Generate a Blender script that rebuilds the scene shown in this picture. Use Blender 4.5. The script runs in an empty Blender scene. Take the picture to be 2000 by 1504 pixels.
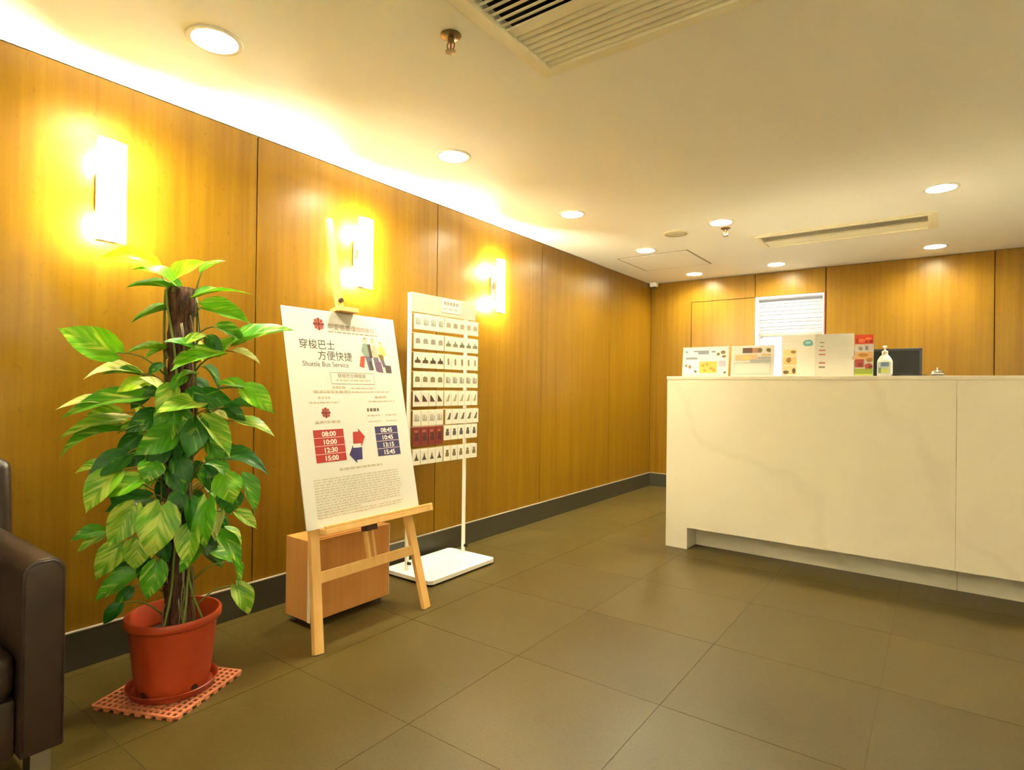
import bpy, bmesh, math, random
from mathutils import Vector, Matrix
R = random.Random(7)
sc = bpy.context.scene
COL = sc.collection
PI = math.pi
H = 2.342      # ceiling height
D = 6.434      # back wall

# ------------------------------------------------------------------ camera, world, exposure
def setup_camera():
    yaw, pitch, roll, f = 0.6314756, 0.0039, 0.012109, 1139.65
    fw = Vector((-math.sin(yaw)*math.cos(pitch), math.cos(yaw)*math.cos(pitch), math.sin(pitch)))
    r = Vector((math.cos(yaw), math.sin(yaw), 0)); u = r.cross(fw)
    r2 = math.cos(roll)*r + math.sin(roll)*u
    u2 = -math.sin(roll)*r + math.cos(roll)*u
    cd = bpy.data.cameras.new('camera'); cam = bpy.data.objects.new('camera', cd); COL.objects.link(cam)
    m = Matrix((r2, u2, -fw)).transposed().to_4x4()
    m.translation = Vector((2.7133, 0.0, 1.12))
    cam.matrix_world = m
    cd.sensor_fit = 'HORIZONTAL'; cd.sensor_width = 36.0; cd.lens = f/2000*36.0
    cd.clip_start = 0.05
    sc.camera = cam
setup_camera()
w = bpy.data.worlds.new('world'); sc.world = w; w.use_nodes = True
w.node_tree.nodes['Background'].inputs[0].default_value = (0.9, 0.85, 0.7, 1)
w.node_tree.nodes['Background'].inputs[1].default_value = 0.02
vs = sc.view_settings
vs.view_transform = 'Standard'; vs.look = 'None'; vs.gamma = 1.0; vs.use_curve_mapping = False
vs.exposure = 3.28
DOWN_STRENGTH = 70.0
BULB_STRENGTH = 180.0
WARM_DOWN = (1.0, 0.92, 0.66)
WARM_BULB = (1.0, 0.90, 0.60)

# ------------------------------------------------------------------ materials
def S(r, g, b):
    def k(v):
        v /= 255.0
        return v/12.92 if v <= 0.04045 else ((v+0.055)/1.055)**2.4
    return (k(r), k(g), k(b), 1.0)
_m = {}
def mat(name, col, rough=0.5, metal=0.0, coat=0.0, spec=0.5, emit=None, es=0.0):
    if name in _m: return _m[name]
    m = bpy.data.materials.new(name); m.use_nodes = True
    b = m.node_tree.nodes['Principled BSDF']
    b.inputs['Base Color'].default_value = col
    b.inputs['Roughness'].default_value = rough
    b.inputs['Metallic'].default_value = metal
    b.inputs['Coat Weight'].default_value = coat
    b.inputs['Specular IOR Level'].default_value = spec
    if emit:
        b.inputs['Emission Color'].default_value = (*emit, 1); b.inputs['Emission Strength'].default_value = es
    _m[name] = m
    return m
def nodes(m):
    nt = m.node_tree
    return nt, nt.nodes['Principled BSDF']
def N(nt, t, **kw):
    n = nt.nodes.new(t)
    for k, v in kw.items():
        if k.startswith('i_'):
            n.inputs[int(k[2:])].default_value = v
        else: setattr(n, k, v)
    return n
def mapped_noise(nt, scale, nscale, detail=4, coord='Object', rough=0.55):
    tc = N(nt, 'ShaderNodeTexCoord')
    mp = N(nt, 'ShaderNodeMapping'); mp.inputs['Scale'].default_value = scale
    if coord == 'World':
        g = N(nt, 'ShaderNodeNewGeometry'); nt.links.new(g.outputs['Position'], mp.inputs['Vector'])
    else:
        nt.links.new(tc.outputs[coord], mp.inputs['Vector'])
    n = N(nt, 'ShaderNodeTexNoise'); n.inputs['Scale'].default_value = nscale; n.inputs['Detail'].default_value = detail
    n.inputs['Roughness'].default_value = rough
    nt.links.new(mp.outputs['Vector'], n.inputs['Vector'])
    return n
def ramp(nt, src, stops):
    r = N(nt, 'ShaderNodeValToRGB'); e = r.color_ramp.elements
    while len(e) < len(stops): e.new(0.5)
    for k, (p, c) in enumerate(stops):
        e[k].position = p; e[k].color = c
    nt.links.new(src, r.inputs[0]); return r
def mix(nt, a, b, fac, mode='MIX'):
    x = N(nt, 'ShaderNodeMix', data_type='RGBA', blend_type=mode)
    for s, k in ((a, 6), (b, 7)):
        if isinstance(s, tuple): x.inputs[k].default_value = s
        else: nt.links.new(s, x.inputs[k])
    if isinstance(fac, (int, float)): x.inputs[0].default_value = fac
    else: nt.links.new(fac, x.inputs[0])
    return x.outputs[2]
def bump(nt, b, src, strength, dist=0.002):
    n = N(nt, 'ShaderNodeBump'); n.inputs['Strength'].default_value = strength; n.inputs['Distance'].default_value = dist
    nt.links.new(src, n.inputs['Height']); nt.links.new(n.outputs[0], b.inputs['Normal'])

def wood_panel_mat(name, c_dark, c_mid, c_light, fleck=0.5, rough=0.32, coat=0.25):
    m = mat(name, c_mid, rough, coat=coat); nt, b = nodes(m)
    b.inputs['Coat Roughness'].default_value = 0.22; b.inputs['Specular IOR Level'].default_value = 0.22
    n1 = mapped_noise(nt, (38, 38, 1.1), 1.0, 5, 'World')
    n2 = mapped_noise(nt, (9, 9, 0.35), 1.0, 3, 'World')
    n3 = mapped_noise(nt, (46, 46, 26), 1.0, 2, 'World')
    a = ramp(nt, n1.outputs[0], [(0.2, c_dark), (0.5, c_mid), (0.85, c_light)])
    c = ramp(nt, n2.outputs[0], [(0.2, c_dark), (0.85, c_light)])
    x = mix(nt, a.outputs[0], c.outputs[0], 0.45)
    fl = ramp(nt, n3.outputs[0], [(0.62, (0, 0, 0, 1)), (0.74, (1, 1, 1, 1))])
    x2 = mix(nt, x, c_dark, 0.0)
    mxn = [n for n in nt.nodes if n.bl_idname == 'ShaderNodeMix'][-1]
    mul = N(nt, 'ShaderNodeMath', operation='MULTIPLY'); mul.inputs[1].default_value = fleck
    nt.links.new(fl.outputs[0], mul.inputs[0]); nt.links.new(mul.outputs[0], mxn.inputs[0])
    nt.links.new(x2, b.inputs['Base Color'])
    bump(nt, b, n1.outputs[0], 0.05, 0.001)
    return m
WOOD = wood_panel_mat('veneer_wood', S(108, 71, 9), S(126, 91, 13), S(140, 106, 18), coat=0.09)
SEAMBACK = mat('seam_dark', S(70, 38, 12), 0.8)
PINE = wood_panel_mat('pine_wood', S(205, 155, 85), S(222, 176, 104), S(232, 192, 124), 0.1, 0.45, 0.1)
BOXWOOD = wood_panel_mat('cabinet_laminate', S(180, 120, 60), S(192, 134, 70), S(204, 148, 82), 0.15, 0.4, 0.1)
CEIL = mat('ceiling_paint', S(246, 244, 236), 0.85)
WHITE = mat('white_paint', S(236, 234, 226), 0.45)
WHITEM = mat('white_metal', S(228, 225, 212), 0.35)
CREAM = mat('cream_plastic', S(240, 233, 206), 0.45)
DARK = mat('dark_plastic', S(24, 23, 22), 0.35)
BLACK = mat('duct_black', S(16, 14, 12), 0.9)
CHROME = mat('chrome', S(205, 200, 190), 0.15, 1.0)
STEEL = mat('brushed_steel', S(170, 165, 155), 0.3, 1.0)
BRASS = mat('dull_brass', S(150, 130, 95), 0.35, 1.0)
GREYM = mat('grey_metal', S(140, 138, 132), 0.4)
PAPER = mat('paper_white', S(210, 207, 198), 0.55)
CARD = mat('card_white', S(220, 214, 196), 0.4)
BOARDGREY = mat('board_grey', S(186, 180, 158), 0.5)
BROWNTRIM = mat('brown_trim', S(110, 62, 40), 0.5)

def tile_mat():
    m = mat('slate_tile', S(81, 68, 28), 0.36, spec=0.32); nt, b = nodes(m)
    oi = N(nt, 'ShaderNodeObjectInfo')
    n = mapped_noise(nt, (1, 1, 1), 2.2, 4, 'World'); f = mapped_noise(nt, (1, 1, 1), 90, 3, 'World')
    a = ramp(nt, n.outputs[0], [(0.3, S(70, 58, 24)), (0.7, S(81, 68, 28))])
    g = ramp(nt, f.outputs[0], [(0.3, S(66, 55, 22)), (0.7, S(87, 73, 32))])
    x = mix(nt, a.outputs[0], g.outputs[0], 0.4)
    v = ramp(nt, oi.outputs['Random'], [(0.0, (0.93, 0.93, 0.93, 1)), (1.0, (1.05, 1.05, 1.05, 1))])
    nt.links.new(mix(nt, x, v.outputs[0], 1.0, 'MULTIPLY'), b.inputs['Base Color'])
    bump(nt, b, f.outputs[0], 0.12, 0.001)
    rr = ramp(nt, n.outputs[0], [(0.3, (0.33, 0.33, 0.33, 1)), (0.7, (0.42, 0.42, 0.42, 1))])
    nt.links.new(rr.outputs[0], b.inputs['Roughness'])
    return m
TILE = tile_mat()
GROUT = mat('grout', S(74, 64, 36), 0.7)
SKIRT = mat('skirting_slate', S(56, 52, 36), 0.45)
_nt, _b = nodes(SKIRT); bump(_nt, _b, mapped_noise(_nt, (1, 1, 1), 60, 3, 'World').outputs[0], 0.1, 0.001)
SKIRTTOP = mat('skirting_strip', S(150, 138, 118), 0.35)

def marble_mat():
    m = mat('counter_quartz', S(222, 214, 192), 0.25); nt, b = nodes(m)
    n = mapped_noise(nt, (1, 1, 1), 2.0, 6, 'Object')
    dst = N(nt, 'ShaderNodeTexWave', wave_type='BANDS', bands_direction='DIAGONAL'); dst.inputs['Scale'].default_value = 0.55
    dst.inputs['Distortion'].default_value = 9.0; dst.inputs['Detail'].default_value = 4; dst.inputs['Detail Scale'].default_value = 1.2
    tc = N(nt, 'ShaderNodeTexCoord'); nt.links.new(tc.outputs['Object'], dst.inputs['Vector'])
    v = ramp(nt, dst.outputs['Fac'], [(0.0, S(212, 204, 182)), (0.04, S(221, 213, 191)), (1.0, S(223, 215, 193))])
    c = ramp(nt, n.outputs[0], [(0.3, S(218, 210, 187)), (0.7, S(225, 218, 197))])
    nt.links.new(mix(nt, v.outputs[0], c.outputs[0], 0.5), b.inputs['Base Color'])
    return m
MARBLE = marble_mat()
def leather_mat():
    m = mat('brown_leather', S(44, 30, 22), 0.38); nt, b = nodes(m)
    n = mapped_noise(nt, (1, 1, 1), 180, 3); bump(nt, b, n.outputs[0], 0.2, 0.001)
    k = mapped_noise(nt, (1, 1, 1), 6, 3)
    a = ramp(nt, k.outputs[0], [(0.3, S(38, 26, 19)), (0.7, S(50, 35, 26))]); nt.links.new(a.outputs[0], b.inputs['Base Color'])
    return m
LEATHER = leather_mat()
def terracotta(name, c1, c2):
    m = mat(name, c1, 0.42); nt, b = nodes(m)
    n = mapped_noise(nt, (1, 1, 1), 7, 4)
    a = ramp(nt, n.outputs[0], [(0.3, c1), (0.7, c2)]); nt.links.new(a.outputs[0], b.inputs['Base Color'])
    return m
POT = terracotta('terracotta_plastic', S(156, 50, 18), S(168, 60, 24))
SAUCER = terracotta('saucer_plastic', S(140, 44, 20), S(152, 54, 26))
MATP = terracotta('mat_plastic', S(200, 118, 82), S(212, 132, 94))
SOIL = mat('soil', S(30, 19, 12), 0.95)
def moss_mat():
    m = mat('moss_fibre', S(84, 54, 34), 0.95); nt, b = nodes(m)
    n = mapped_noise(nt, (60, 60, 14), 1.5, 6)
    a = ramp(nt, n.outputs[0], [(0.3, S(34, 22, 14)), (0.5, S(72, 44, 28)), (0.72, S(108, 70, 46))])
    nt.links.new(a.outputs[0], b.inputs['Base Color']); bump(nt, b, n.outputs[0], 1.0, 0.008)
    return m
MOSS = moss_mat()
STEM = mat('plant_stem', S(104, 118, 44), 0.55)
ROOT = mat('aerial_root', S(118, 112, 70), 0.7)

def leaf_mat(name, g_dark, g_light, cream, amount):
    m = bpy.data.materials.new(name); m.use_nodes = True; nt, b = nodes(m)
    b.inputs['Roughness'].default_value = 0.38; b.inputs['Specular IOR Level'].default_value = 0.38
    uv = N(nt, 'ShaderNodeTexCoord'); sep = N(nt, 'ShaderNodeSeparateXYZ'); nt.links.new(uv.outputs['UV'], sep.inputs[0])
    oi = N(nt, 'ShaderNodeObjectInfo')
    ab = N(nt, 'ShaderNodeMath', operation='ABSOLUTE')
    sb = N(nt, 'ShaderNodeMath', operation='SUBTRACT'); sb.inputs[1].default_value = 0.5
    nt.links.new(sep.outputs[0], sb.inputs[0]); nt.links.new(sb.outputs[0], ab.inputs[0])
    # vein direction coordinate
    vv = N(nt, 'ShaderNodeMath', operation='MULTIPLY_ADD'); vv.inputs[1].default_value = -1.1
    nt.links.new(ab.outputs[0], vv.inputs[0]); nt.links.new(sep.outputs[1], vv.inputs[2])
    cb = N(nt, 'ShaderNodeCombineXYZ')
    sc1 = N(nt, 'ShaderNodeMath', operation='MULTIPLY'); sc1.inputs[1].default_value = 3.0; nt.links.new(sep.outputs[0], sc1.inputs[0])
    sc2 = N(nt, 'ShaderNodeMath', operation='MULTIPLY'); sc2.inputs[1].default_value = 8.5; nt.links.new(vv.outputs[0], sc2.inputs[0])
    sc3 = N(nt, 'ShaderNodeMath', operation='MULTIPLY'); sc3.inputs[1].default_value = 40.0; nt.links.new(oi.outputs['Random'], sc3.inputs[0])
    nt.links.new(sc1.outputs[0], cb.inputs[0]); nt.links.new(sc2.outputs[0], cb.inputs[1]); nt.links.new(sc3.outputs[0], cb.inputs[2])
    n = N(nt, 'ShaderNodeTexNoise'); n.inputs['Scale'].default_value = 1.0; n.inputs['Detail'].default_value = 3
    nt.links.new(cb.outputs[0], n.inputs['Vector'])
    gr = ramp(nt, n.outputs[0], [(0.3, g_dark), (0.7, g_light)])
    n2 = N(nt, 'ShaderNodeTexNoise'); n2.inputs['Scale'].default_value = 0.55; n2.inputs['Detail'].default_value = 4
    nt.links.new(cb.outputs[0], n2.inputs['Vector'])
    e = 0.62 - 0.26*amount
    va = ramp(nt, n2.outputs[0], [(e-0.02, (0, 0, 0, 1)), (min(e+0.12, 1), (1, 1, 1, 1))])
    col = mix(nt, gr.outputs[0], cream, va.outputs[0])
    mid = ramp(nt, ab.outputs[0], [(0.0, (1, 1, 1, 1)), (0.022, (0, 0, 0, 1))])
    hm = N(nt, 'ShaderNodeMath', operation='MULTIPLY'); hm.inputs[1].default_value = 0.45; nt.links.new(mid.outputs[0], hm.inputs[0])
    col = mix(nt, col, g_light, hm.outputs[0])
    hv = ramp(nt, oi.outputs['Random'], [(0.0, (0.82, 0.85, 0.8, 1)), (1.0, (1.12, 1.1, 1.0, 1))])
    col = mix(nt, col, hv.outputs[0], 1.0, 'MULTIPLY')
    nt.links.new(col, b.inputs['Base Color'])
    tr = N(nt, 'ShaderNodeBsdfTranslucent'); nt.links.new(col, tr.inputs[0])
    mx = N(nt, 'ShaderNodeMixShader'); mx.inputs[0].default_value = 0.28
    nt.links.new(b.outputs[0], mx.inputs[1]); nt.links.new(tr.outputs[0], mx.inputs[2])
    nt.links.new(mx.outputs[0], nt.nodes['Material Output'].inputs[0])
    return m
LEAFM = {
 'Y': leaf_mat('leaf_young', S(140, 186, 14), S(168, 204, 22), S(204, 220, 50), 0.3),
 'B': leaf_mat('leaf_bright', S(84, 160, 14), S(122, 190, 28), S(182, 214, 70), 0.25),
 'G': leaf_mat('leaf_green', S(52, 132, 16), S(92, 164, 28), S(182, 210, 90), 0.16),
 'D': leaf_mat('leaf_deep', S(22, 86, 18), S(48, 118, 26), S(130, 176, 66), 0.0),
 'V': leaf_mat('leaf_variegated', S(76, 146, 22), S(134, 186, 44), S(184, 206, 84), 0.55),
 'W': leaf_mat('leaf_pale', S(174, 202, 80), S(212, 224, 118), S(240, 238, 170), 0.9)}

def emit_mat(name, col, strength):
    m = bpy.data.materials.new(name); m.use_nodes = True; nt = m.node_tree
    nt.nodes.remove(nt.nodes['Principled BSDF'])
    e = N(nt, 'ShaderNodeEmission'); e.inputs[0].default_value = (*col, 1); e.inputs[1].default_value = strength
    nt.links.new(e.outputs[0], nt.nodes['Material Output'].inputs[0])
    return m
LAMP = emit_mat('downlight_glow', WARM_DOWN, DOWN_STRENGTH)
BULB = emit_mat('bulb_glow', WARM_BULB, BULB_STRENGTH)
PANE = emit_mat('daylit_pane', (1.0, 0.99, 0.97), 0.105)
def frosted_glass():
    m = bpy.data.materials.new('frosted_glass'); m.use_nodes = True; nt, b = nodes(m)
    b.inputs['Base Color'].default_value = S(246, 244, 236); b.inputs['Roughness'].default_value = 0.25
    tr = N(nt, 'ShaderNodeBsdfTranslucent'); tr.inputs[0].default_value = (0.95, 0.94, 0.9, 1)
    mx = N(nt, 'ShaderNodeMixShader'); mx.inputs[0].default_value = 0.62
    nt.links.new(b.outputs[0], mx.inputs[1]); nt.links.new(tr.outputs[0], mx.inputs[2])
    nt.links.new(mx.outputs[0], nt.nodes['Material Output'].inputs[0])
    return m
FROST = frosted_glass()
def blind_mat():
    m = bpy.data.materials.new('blind_fabric'); m.use_nodes = True; nt, b = nodes(m)
    b.inputs['Base Color'].default_value = S(196, 197, 202); b.inputs['Roughness'].default_value = 0.7
    tr = N(nt, 'ShaderNodeBsdfTranslucent'); tr.inputs[0].default_value = (0.66, 0.67, 0.70, 1)
    mx = N(nt, 'ShaderNodeMixShader'); mx.inputs[0].default_value = 0.6
    nt.links.new(b.outputs[0], mx.inputs[1]); nt.links.new(tr.outputs[0], mx.inputs[2])
    nt.links.new(mx.outputs[0], nt.nodes['Material Output'].inputs[0])
    return m
BLIND = blind_mat()

# ------------------------------------------------------------------ mesh helpers
def box(bm, x0, x1, y0, y1, z0, z1, M=None):
    vs_ = [Vector((x, y, z)) for x in (x0, x1) for y in (y0, y1) for z in (z0, z1)]
    if M is not None: vs_ = [M @ v for v in vs_]
    v = [bm.verts.new(p) for p in vs_]
    fs = []
    for f in ((0, 1, 3, 2), (4, 6, 7, 5), (0, 4, 5, 1), (2, 3, 7, 6), (0, 2, 6, 4), (1, 5, 7, 3)):
        fs.append(bm.faces.new([v[i] for i in f]))
    return v, fs
def bevel_all(bm, w, seg=2, faces=None):
    es = list(bm.edges) if faces is None else list({e for f in faces for e in f.edges})
    bmesh.ops.bevel(bm, geom=es, offset=w, segments=seg, affect='EDGES', profile=0.5)
def rbox(x0, x1, y0, y1, z0, z1, w=0.004, seg=2, M=None):
    bm = bmesh.new(); box(bm, x0, x1, y0, y1, z0, z1)
    bmesh.ops.recalc_face_normals(bm, faces=bm.faces)
    bevel_all(bm, w, seg)
    if M is not None: bmesh.ops.transform(bm, matrix=M, verts=bm.verts)
    return bm
def prism(bm, pts, a0, a1, plane='xz', M=None):
    def P(u, v, a):
        p = Vector((u, a, v)) if plane == 'xz' else (Vector((a, u, v)) if plane == 'yz' else Vector((u, v, a)))
        return M @ p if M is not None else p
    A = [bm.verts.new(P(u, v, a0)) for u, v in pts]; B = [bm.verts.new(P(u, v, a1)) for u, v in pts]
    n = len(pts)
    bm.faces.new(A); bm.faces.new(B[::-1])
    for i in range(n): bm.faces.new((A[i], B[i], B[(i+1) % n], A[(i+1) % n]))
def tube(bm, pts, r, n=6, cap=True):
    pts = [Vector(p) for p in pts]; rings = []
    rr = r if isinstance(r, (list, tuple)) else [r]*len(pts)
    for i, p in enumerate(pts):
        t = (pts[min(i+1, len(pts)-1)] - pts[max(i-1, 0)]).normalized()
        a = t.orthogonal() if i == 0 else (prev - t*prev.dot(t))
        if a.length < 1e-6: a = t.orthogonal()
        a.normalize(); b = t.cross(a); prev = a
        rings.append([bm.verts.new(p + rr[i]*(math.cos(2*PI*k/n)*a + math.sin(2*PI*k/n)*b)) for k in range(n)])
    for A, B in zip(rings, rings[1:]):
        for k in range(n): bm.faces.new((A[k], A[(k+1) % n], B[(k+1) % n], B[k]))
    if cap:
        bm.faces.new(rings[0][::-1]); bm.faces.new(rings[-1])
def lathe(bm, prof, n=24, c=(0, 0, 0), cap0=True, cap1=True, M=None):
    rings = []
    for r, z in prof:
        ring = []
        for k in range(n):
            p = Vector((c[0] + r*math.cos(2*PI*k/n), c[1] + r*math.sin(2*PI*k/n), c[2] + z))
            ring.append(bm.verts.new(M @ p if M is not None else p))
        rings.append(ring)
    for A, B in zip(rings, rings[1:]):
        for k in range(n): bm.faces.new((A[k], A[(k+1) % n], B[(k+1) % n], B[k]))
    if cap0: bm.faces.new(rings[0][::-1])
    if cap1: bm.faces.new(rings[-1])
def obj(name, bm, m, parent=None, smooth=False, fix=True):
    if fix: bmesh.ops.recalc_face_normals(bm, faces=bm.faces)
    me = bpy.data.meshes.new(name); bm.to_mesh(me); bm.free()
    me.materials.append(m)
    if smooth:
        for p in me.polygons: p.use_smooth = True
        if smooth == 'auto':
            try: me.set_sharp_from_angle(angle=math.radians(40))
            except Exception: pass
    o = bpy.data.objects.new(name, me); COL.objects.link(o)
    if parent is not None: o.parent = parent
    return o
def B(name, x0, x1, y0, y1, z0, z1, m, parent=None, w=0.003, seg=2, M=None):
    return obj(name, rbox(x0, x1, y0, y1, z0, z1, w, seg, M), m, parent)
def tag(o, label, cat, group=None):
    o['label'] = label; o['category'] = cat
    if group: o['group'] = group
    return o
def thing(name, label, cat, loc=(0, 0, 0), rz=0.0, group=None, M=None):
    o = bpy.data.objects.new(name, None); COL.objects.link(o); o.empty_display_size = 0.1
    if M is not None: o.matrix_world = M
    else: o.location = loc; o.rotation_euler = (0, 0, rz)
    return tag(o, label, cat, group)
def struct(o): o['kind'] = 'structure'; return o
def copy(o, parent=None, loc=None):
    c = o.copy(); COL.objects.link(c)
    if parent is not None: c.parent = parent
    if loc is not None: c.location = loc
    return c
def dup(root, loc, label):
    r = root.copy(); COL.objects.link(r); r.location = loc; r['label'] = label
    for ch in list(root.children):
        c = ch.copy(); COL.objects.link(c); c.parent = r
        for g in list(ch.children):
            d = g.copy(); COL.objects.link(d); d.parent = c
    return r
def flat(bm, pts, z=0.0, M=None):
    f = [Vector((u, v, z)) for u, v in pts]
    bm.faces.new([bm.verts.new(M @ p if M is not None else p) for p in f])
def fq(bm, u0, u1, v0, v1, z=0.0): flat(bm, [(u0, v0), (u1, v0), (u1, v1), (u0, v1)], z)
def ell(bm, u, v, a, b, z=0.0, n=14, rot=0.0):
    flat(bm, [(u + a*math.cos(2*PI*k/n)*math.cos(rot) - b*math.sin(2*PI*k/n)*math.sin(rot),
               v + a*math.cos(2*PI*k/n)*math.sin(rot) + b*math.sin(2*PI*k/n)*math.cos(rot)) for k in range(n)], z)
def text_into(bm, s, u, v, size, align='LEFT', z=0.0, sx=1.0, bold=0.0):
    cu = bpy.data.curves.new('lettering', 'FONT'); cu.body = s; cu.size = size; cu.align_x = align; cu.offset = bold
    cu.resolution_u = 3
    o = bpy.data.objects.new('lettering', cu); COL.objects.link(o)
    dg = bpy.context.evaluated_depsgraph_get(); me = bpy.data.meshes.new_from_object(o.evaluated_get(dg))
    me.transform(Matrix.Translation((u, v, z)) @ Matrix.Diagonal((sx, 1, 1, 1)))
    bm.from_mesh(me); bpy.data.meshes.remove(me); bpy.data.objects.remove(o); bpy.data.curves.remove(cu)
def words_into(bm, u0, u1, v, h, z=0.0, rnd=R):
    """rows of tiny unreadable print"""
    u = u0
    while u < u1 - 0.004:
        l = min(rnd.uniform(0.008, 0.03), u1 - u)
        fq(bm, u, u + l, v, v + h, z); u += l + rnd.uniform(0.004, 0.008)
# ------------------------------------------------------------------ room
XR, YB = 5.0, -2.6       # far right wall, wall behind the camera
floor = struct(B('floor', -0.1, XR+0.1, YB-0.1, D+0.1, -0.1, -0.0012, GROUT, w=0.001, seg=1))
TS, G_ = 0.62, 0.0022
tile_me = None
x = 0.063 - TS
while x < XR:
    y = 0.75 - TS*6
    while y < D:
        x0, x1, y0, y1 = max(x, 0.0), min(x+TS, XR), max(y, YB), min(y+TS, D)
        if x1-x0 > 0.02 and y1-y0 > 0.02:
            full = (x0 == x and x1 == x+TS and y0 == y and y1 == y+TS)
            if full and tile_me:
                t = bpy.data.objects.new('tile', tile_me); COL.objects.link(t); t.parent = floor
            else:
                bm = bmesh.new(); box(bm, 0, x1-x0-G_, 0, y1-y0-G_, -0.012, 0.0)
                t = obj('tile', bm, TILE, floor)
                if full: tile_me = t.data
            t.location = (x0+G_/2, y0+G_/2, 0)
        y += TS
    x += TS

# --- ceiling slab with real openings for lamps and air grilles
DL = [(0.62, 6.10), (0.62, 4.835), (0.625, 3.546), (0.625, 2.301), (0.624, 1.04),
      (1.435, 6.054), (2.68, 6.014), (1.422, 4.321), (2.716, 4.314),
      (2.70, -0.9), (4.15, -0.9)]  # last pair is out of view, added to even out the room light
GR = [(1.454, 2.68, 1.30, 1.919), (1.49, 2.70, 4.84, 5.33)]
RDL = 0.078
def ceiling():
    bm = bmesh.new(); box(bm, -0.1, XR+0.1, YB-0.1, D+0.1, H, H+0.10)
    o = obj('ceiling', bm, CEIL)
    cb = bmesh.new()
    for (cx, cy) in DL: lathe(cb, [(RDL, H-0.05), (RDL, H+0.2)], 28, (cx, cy, 0))
    for (a, b, c_, d) in GR: box(cb, a+0.05, b-0.05, c_+0.05, d-0.05, H-0.05, H+0.2)
    k = obj('cutter', cb, CEIL)
    md = o.modifiers.new('holes', 'BOOLEAN'); md.object = k; md.operation = 'DIFFERENCE'; md.solver = 'EXACT'
    dg = bpy.context.evaluated_depsgraph_get(); me = bpy.data.meshes.new_from_object(o.evaluated_get(dg))
    o.modifiers.clear(); o.data = me; bpy.data.objects.remove(k)
    return struct(o)
ceiling()

# --- walls: dark backing with separate veneer panels standing proud
def wall(name, bx, mat_=SEAMBACK):
    return struct(B(name, *bx, mat_, w=0.002, seg=1))
BBH = 0.152
wl = wall('wall_left', (-0.12, -0.022, YB, D, 0, H))
seams = [-2.6, -2.27, -0.99, 0.29, 1.568, 2.848, 4.123, 5.39, D]
for a, b in zip(seams, seams[1:]):
    B('panel', -0.022, 0.0, a+0.003, b-0.003, BBH-0.01, H-0.004, WOOD, wl, 0.0015, 1)
wb = wall('wall_back', (-0.12, 0.477, D+0.022, D+0.12, 0, H))
def wpiece(bx): struct(B('wall_back', *bx, SEAMBACK, w=0.002, seg=1))
wpiece((1.811, XR, D+0.022, D+0.12, 0, H)); wpiece((0.477, 1.811, D+0.022, D+0.12, 2.092, H)); wpiece((0.477, 1.152, D+0.022, D+0.12, 0, 2.092)); wpiece((1.152, 1.811, D+0.022, D+0.12, 0, 0.95))
bm = bmesh.new(); g = 0.003
prism(bm, [(0.002, BBH-0.01), (0.477-g, BBH-0.01), (0.477-g, 2.092+g), (1.152-g, 2.092+g), (1.152-g, H-0.004), (0.002, H-0.004)], D, D+0.022)
obj('panel', bm, WOOD, wb)
for (a, b, z0, z1) in ((1.152, 1.811, 2.095, H-0.004), (1.811, 3.093, BBH-0.01, H-0.004), (3.093, 4.375, BBH-0.01, H-0.004), (4.375, XR, BBH-0.01, H-0.004), (1.152, 1.811, BBH-0.01, 0.94)):
    B('panel', a+g, b-g, D, D+0.022, z0, z1, WOOD, wb, 0.0015, 1)
dr = struct(B('door_1', 0.477+g, 1.152-g, D, D+0.022, 0.004, 2.092-g, WOOD, None, 0.0015, 1))
dr['label'] = 'concealed flush wooden door in the panelled end wall'
wall('wall_right', (XR, XR+0.12, YB, D, 0, H), WHITE)
wall('wall_front', (0, XR, YB-0.12, YB, 0, H), WHITE)
# skirting
bl = struct(B('baseboard_left', 0.0, 0.014, YB, D, 0.0, BBH-0.006, SKIRT, w=0.001, seg=1))
B('cap_strip', 0.0, 0.016, YB, D, BBH-0.006, BBH, SKIRTTOP, bl, 0.001, 1)
bb = struct(B('baseboard_back', 0.014, 0.475, D-0.014, D, 0.0, BBH-0.006, SKIRT, w=0.001, seg=1))
B('cap_strip', 0.016, 0.475, D-0.016, D, BBH-0.006, BBH, SKIRTTOP, bb, 0.001, 1)
bb2 = struct(B('baseboard_back', 1.155, XR, D-0.014, D, 0.0, BBH-0.006, SKIRT, w=0.001, seg=1))

# --- window with slatted blind in the end wall
win = struct(B('window_1', 1.152, 1.811, D+0.105, D+0.118, 0.95, 2.092, PANE, w=0.001, seg=1))
B('window_frame', 1.152, 1.178, D+0.002, D+0.105, 0.95, 2.092, WHITE, win)
B('window_frame', 1.178, 1.785, D+0.002, D+0.105, 2.070, 2.092, WHITE, win)
B('window_frame', 1.785, 1.797, D+0.002, D+0.105, 0.95, 2.092, WHITE, win)
B('window_frame', 1.797, 1.811, D-0.012, D+0.105, 0.95, 2.098, BROWNTRIM, win)
B('window_sill', 1.178, 1.785, D+0.002, D+0.105, 0.95, 0.97, WHITE, win)
hs = [0.052, 0.030, 0.046, 0.034, 0.05, 0.03, 0.044, 0.03, 0.036]
z = 2.068
for k, hgt in enumerate(hs):
    bm = rbox(1.182, 1.782, -0.003, 0.003, -hgt/2-0.001, hgt/2-0.003, 0.002, 1)
    s = obj('slat', bm, BLIND, win); s.location = (0, D+0.05, z-hgt/2); s.rotation_euler = (math.radians(-20), 0, 0)
    z -= hgt
B('bottom_rail', 1.19, 1.775, D+0.038, D+0.062, z-0.036, z-0.006, GREYM, win)
for xx in (1.196, 1.76): B('rail_cap', xx, xx+0.014, D+0.032, D+0.066, z-0.052, z-0.004, GREYM, win)

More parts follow.
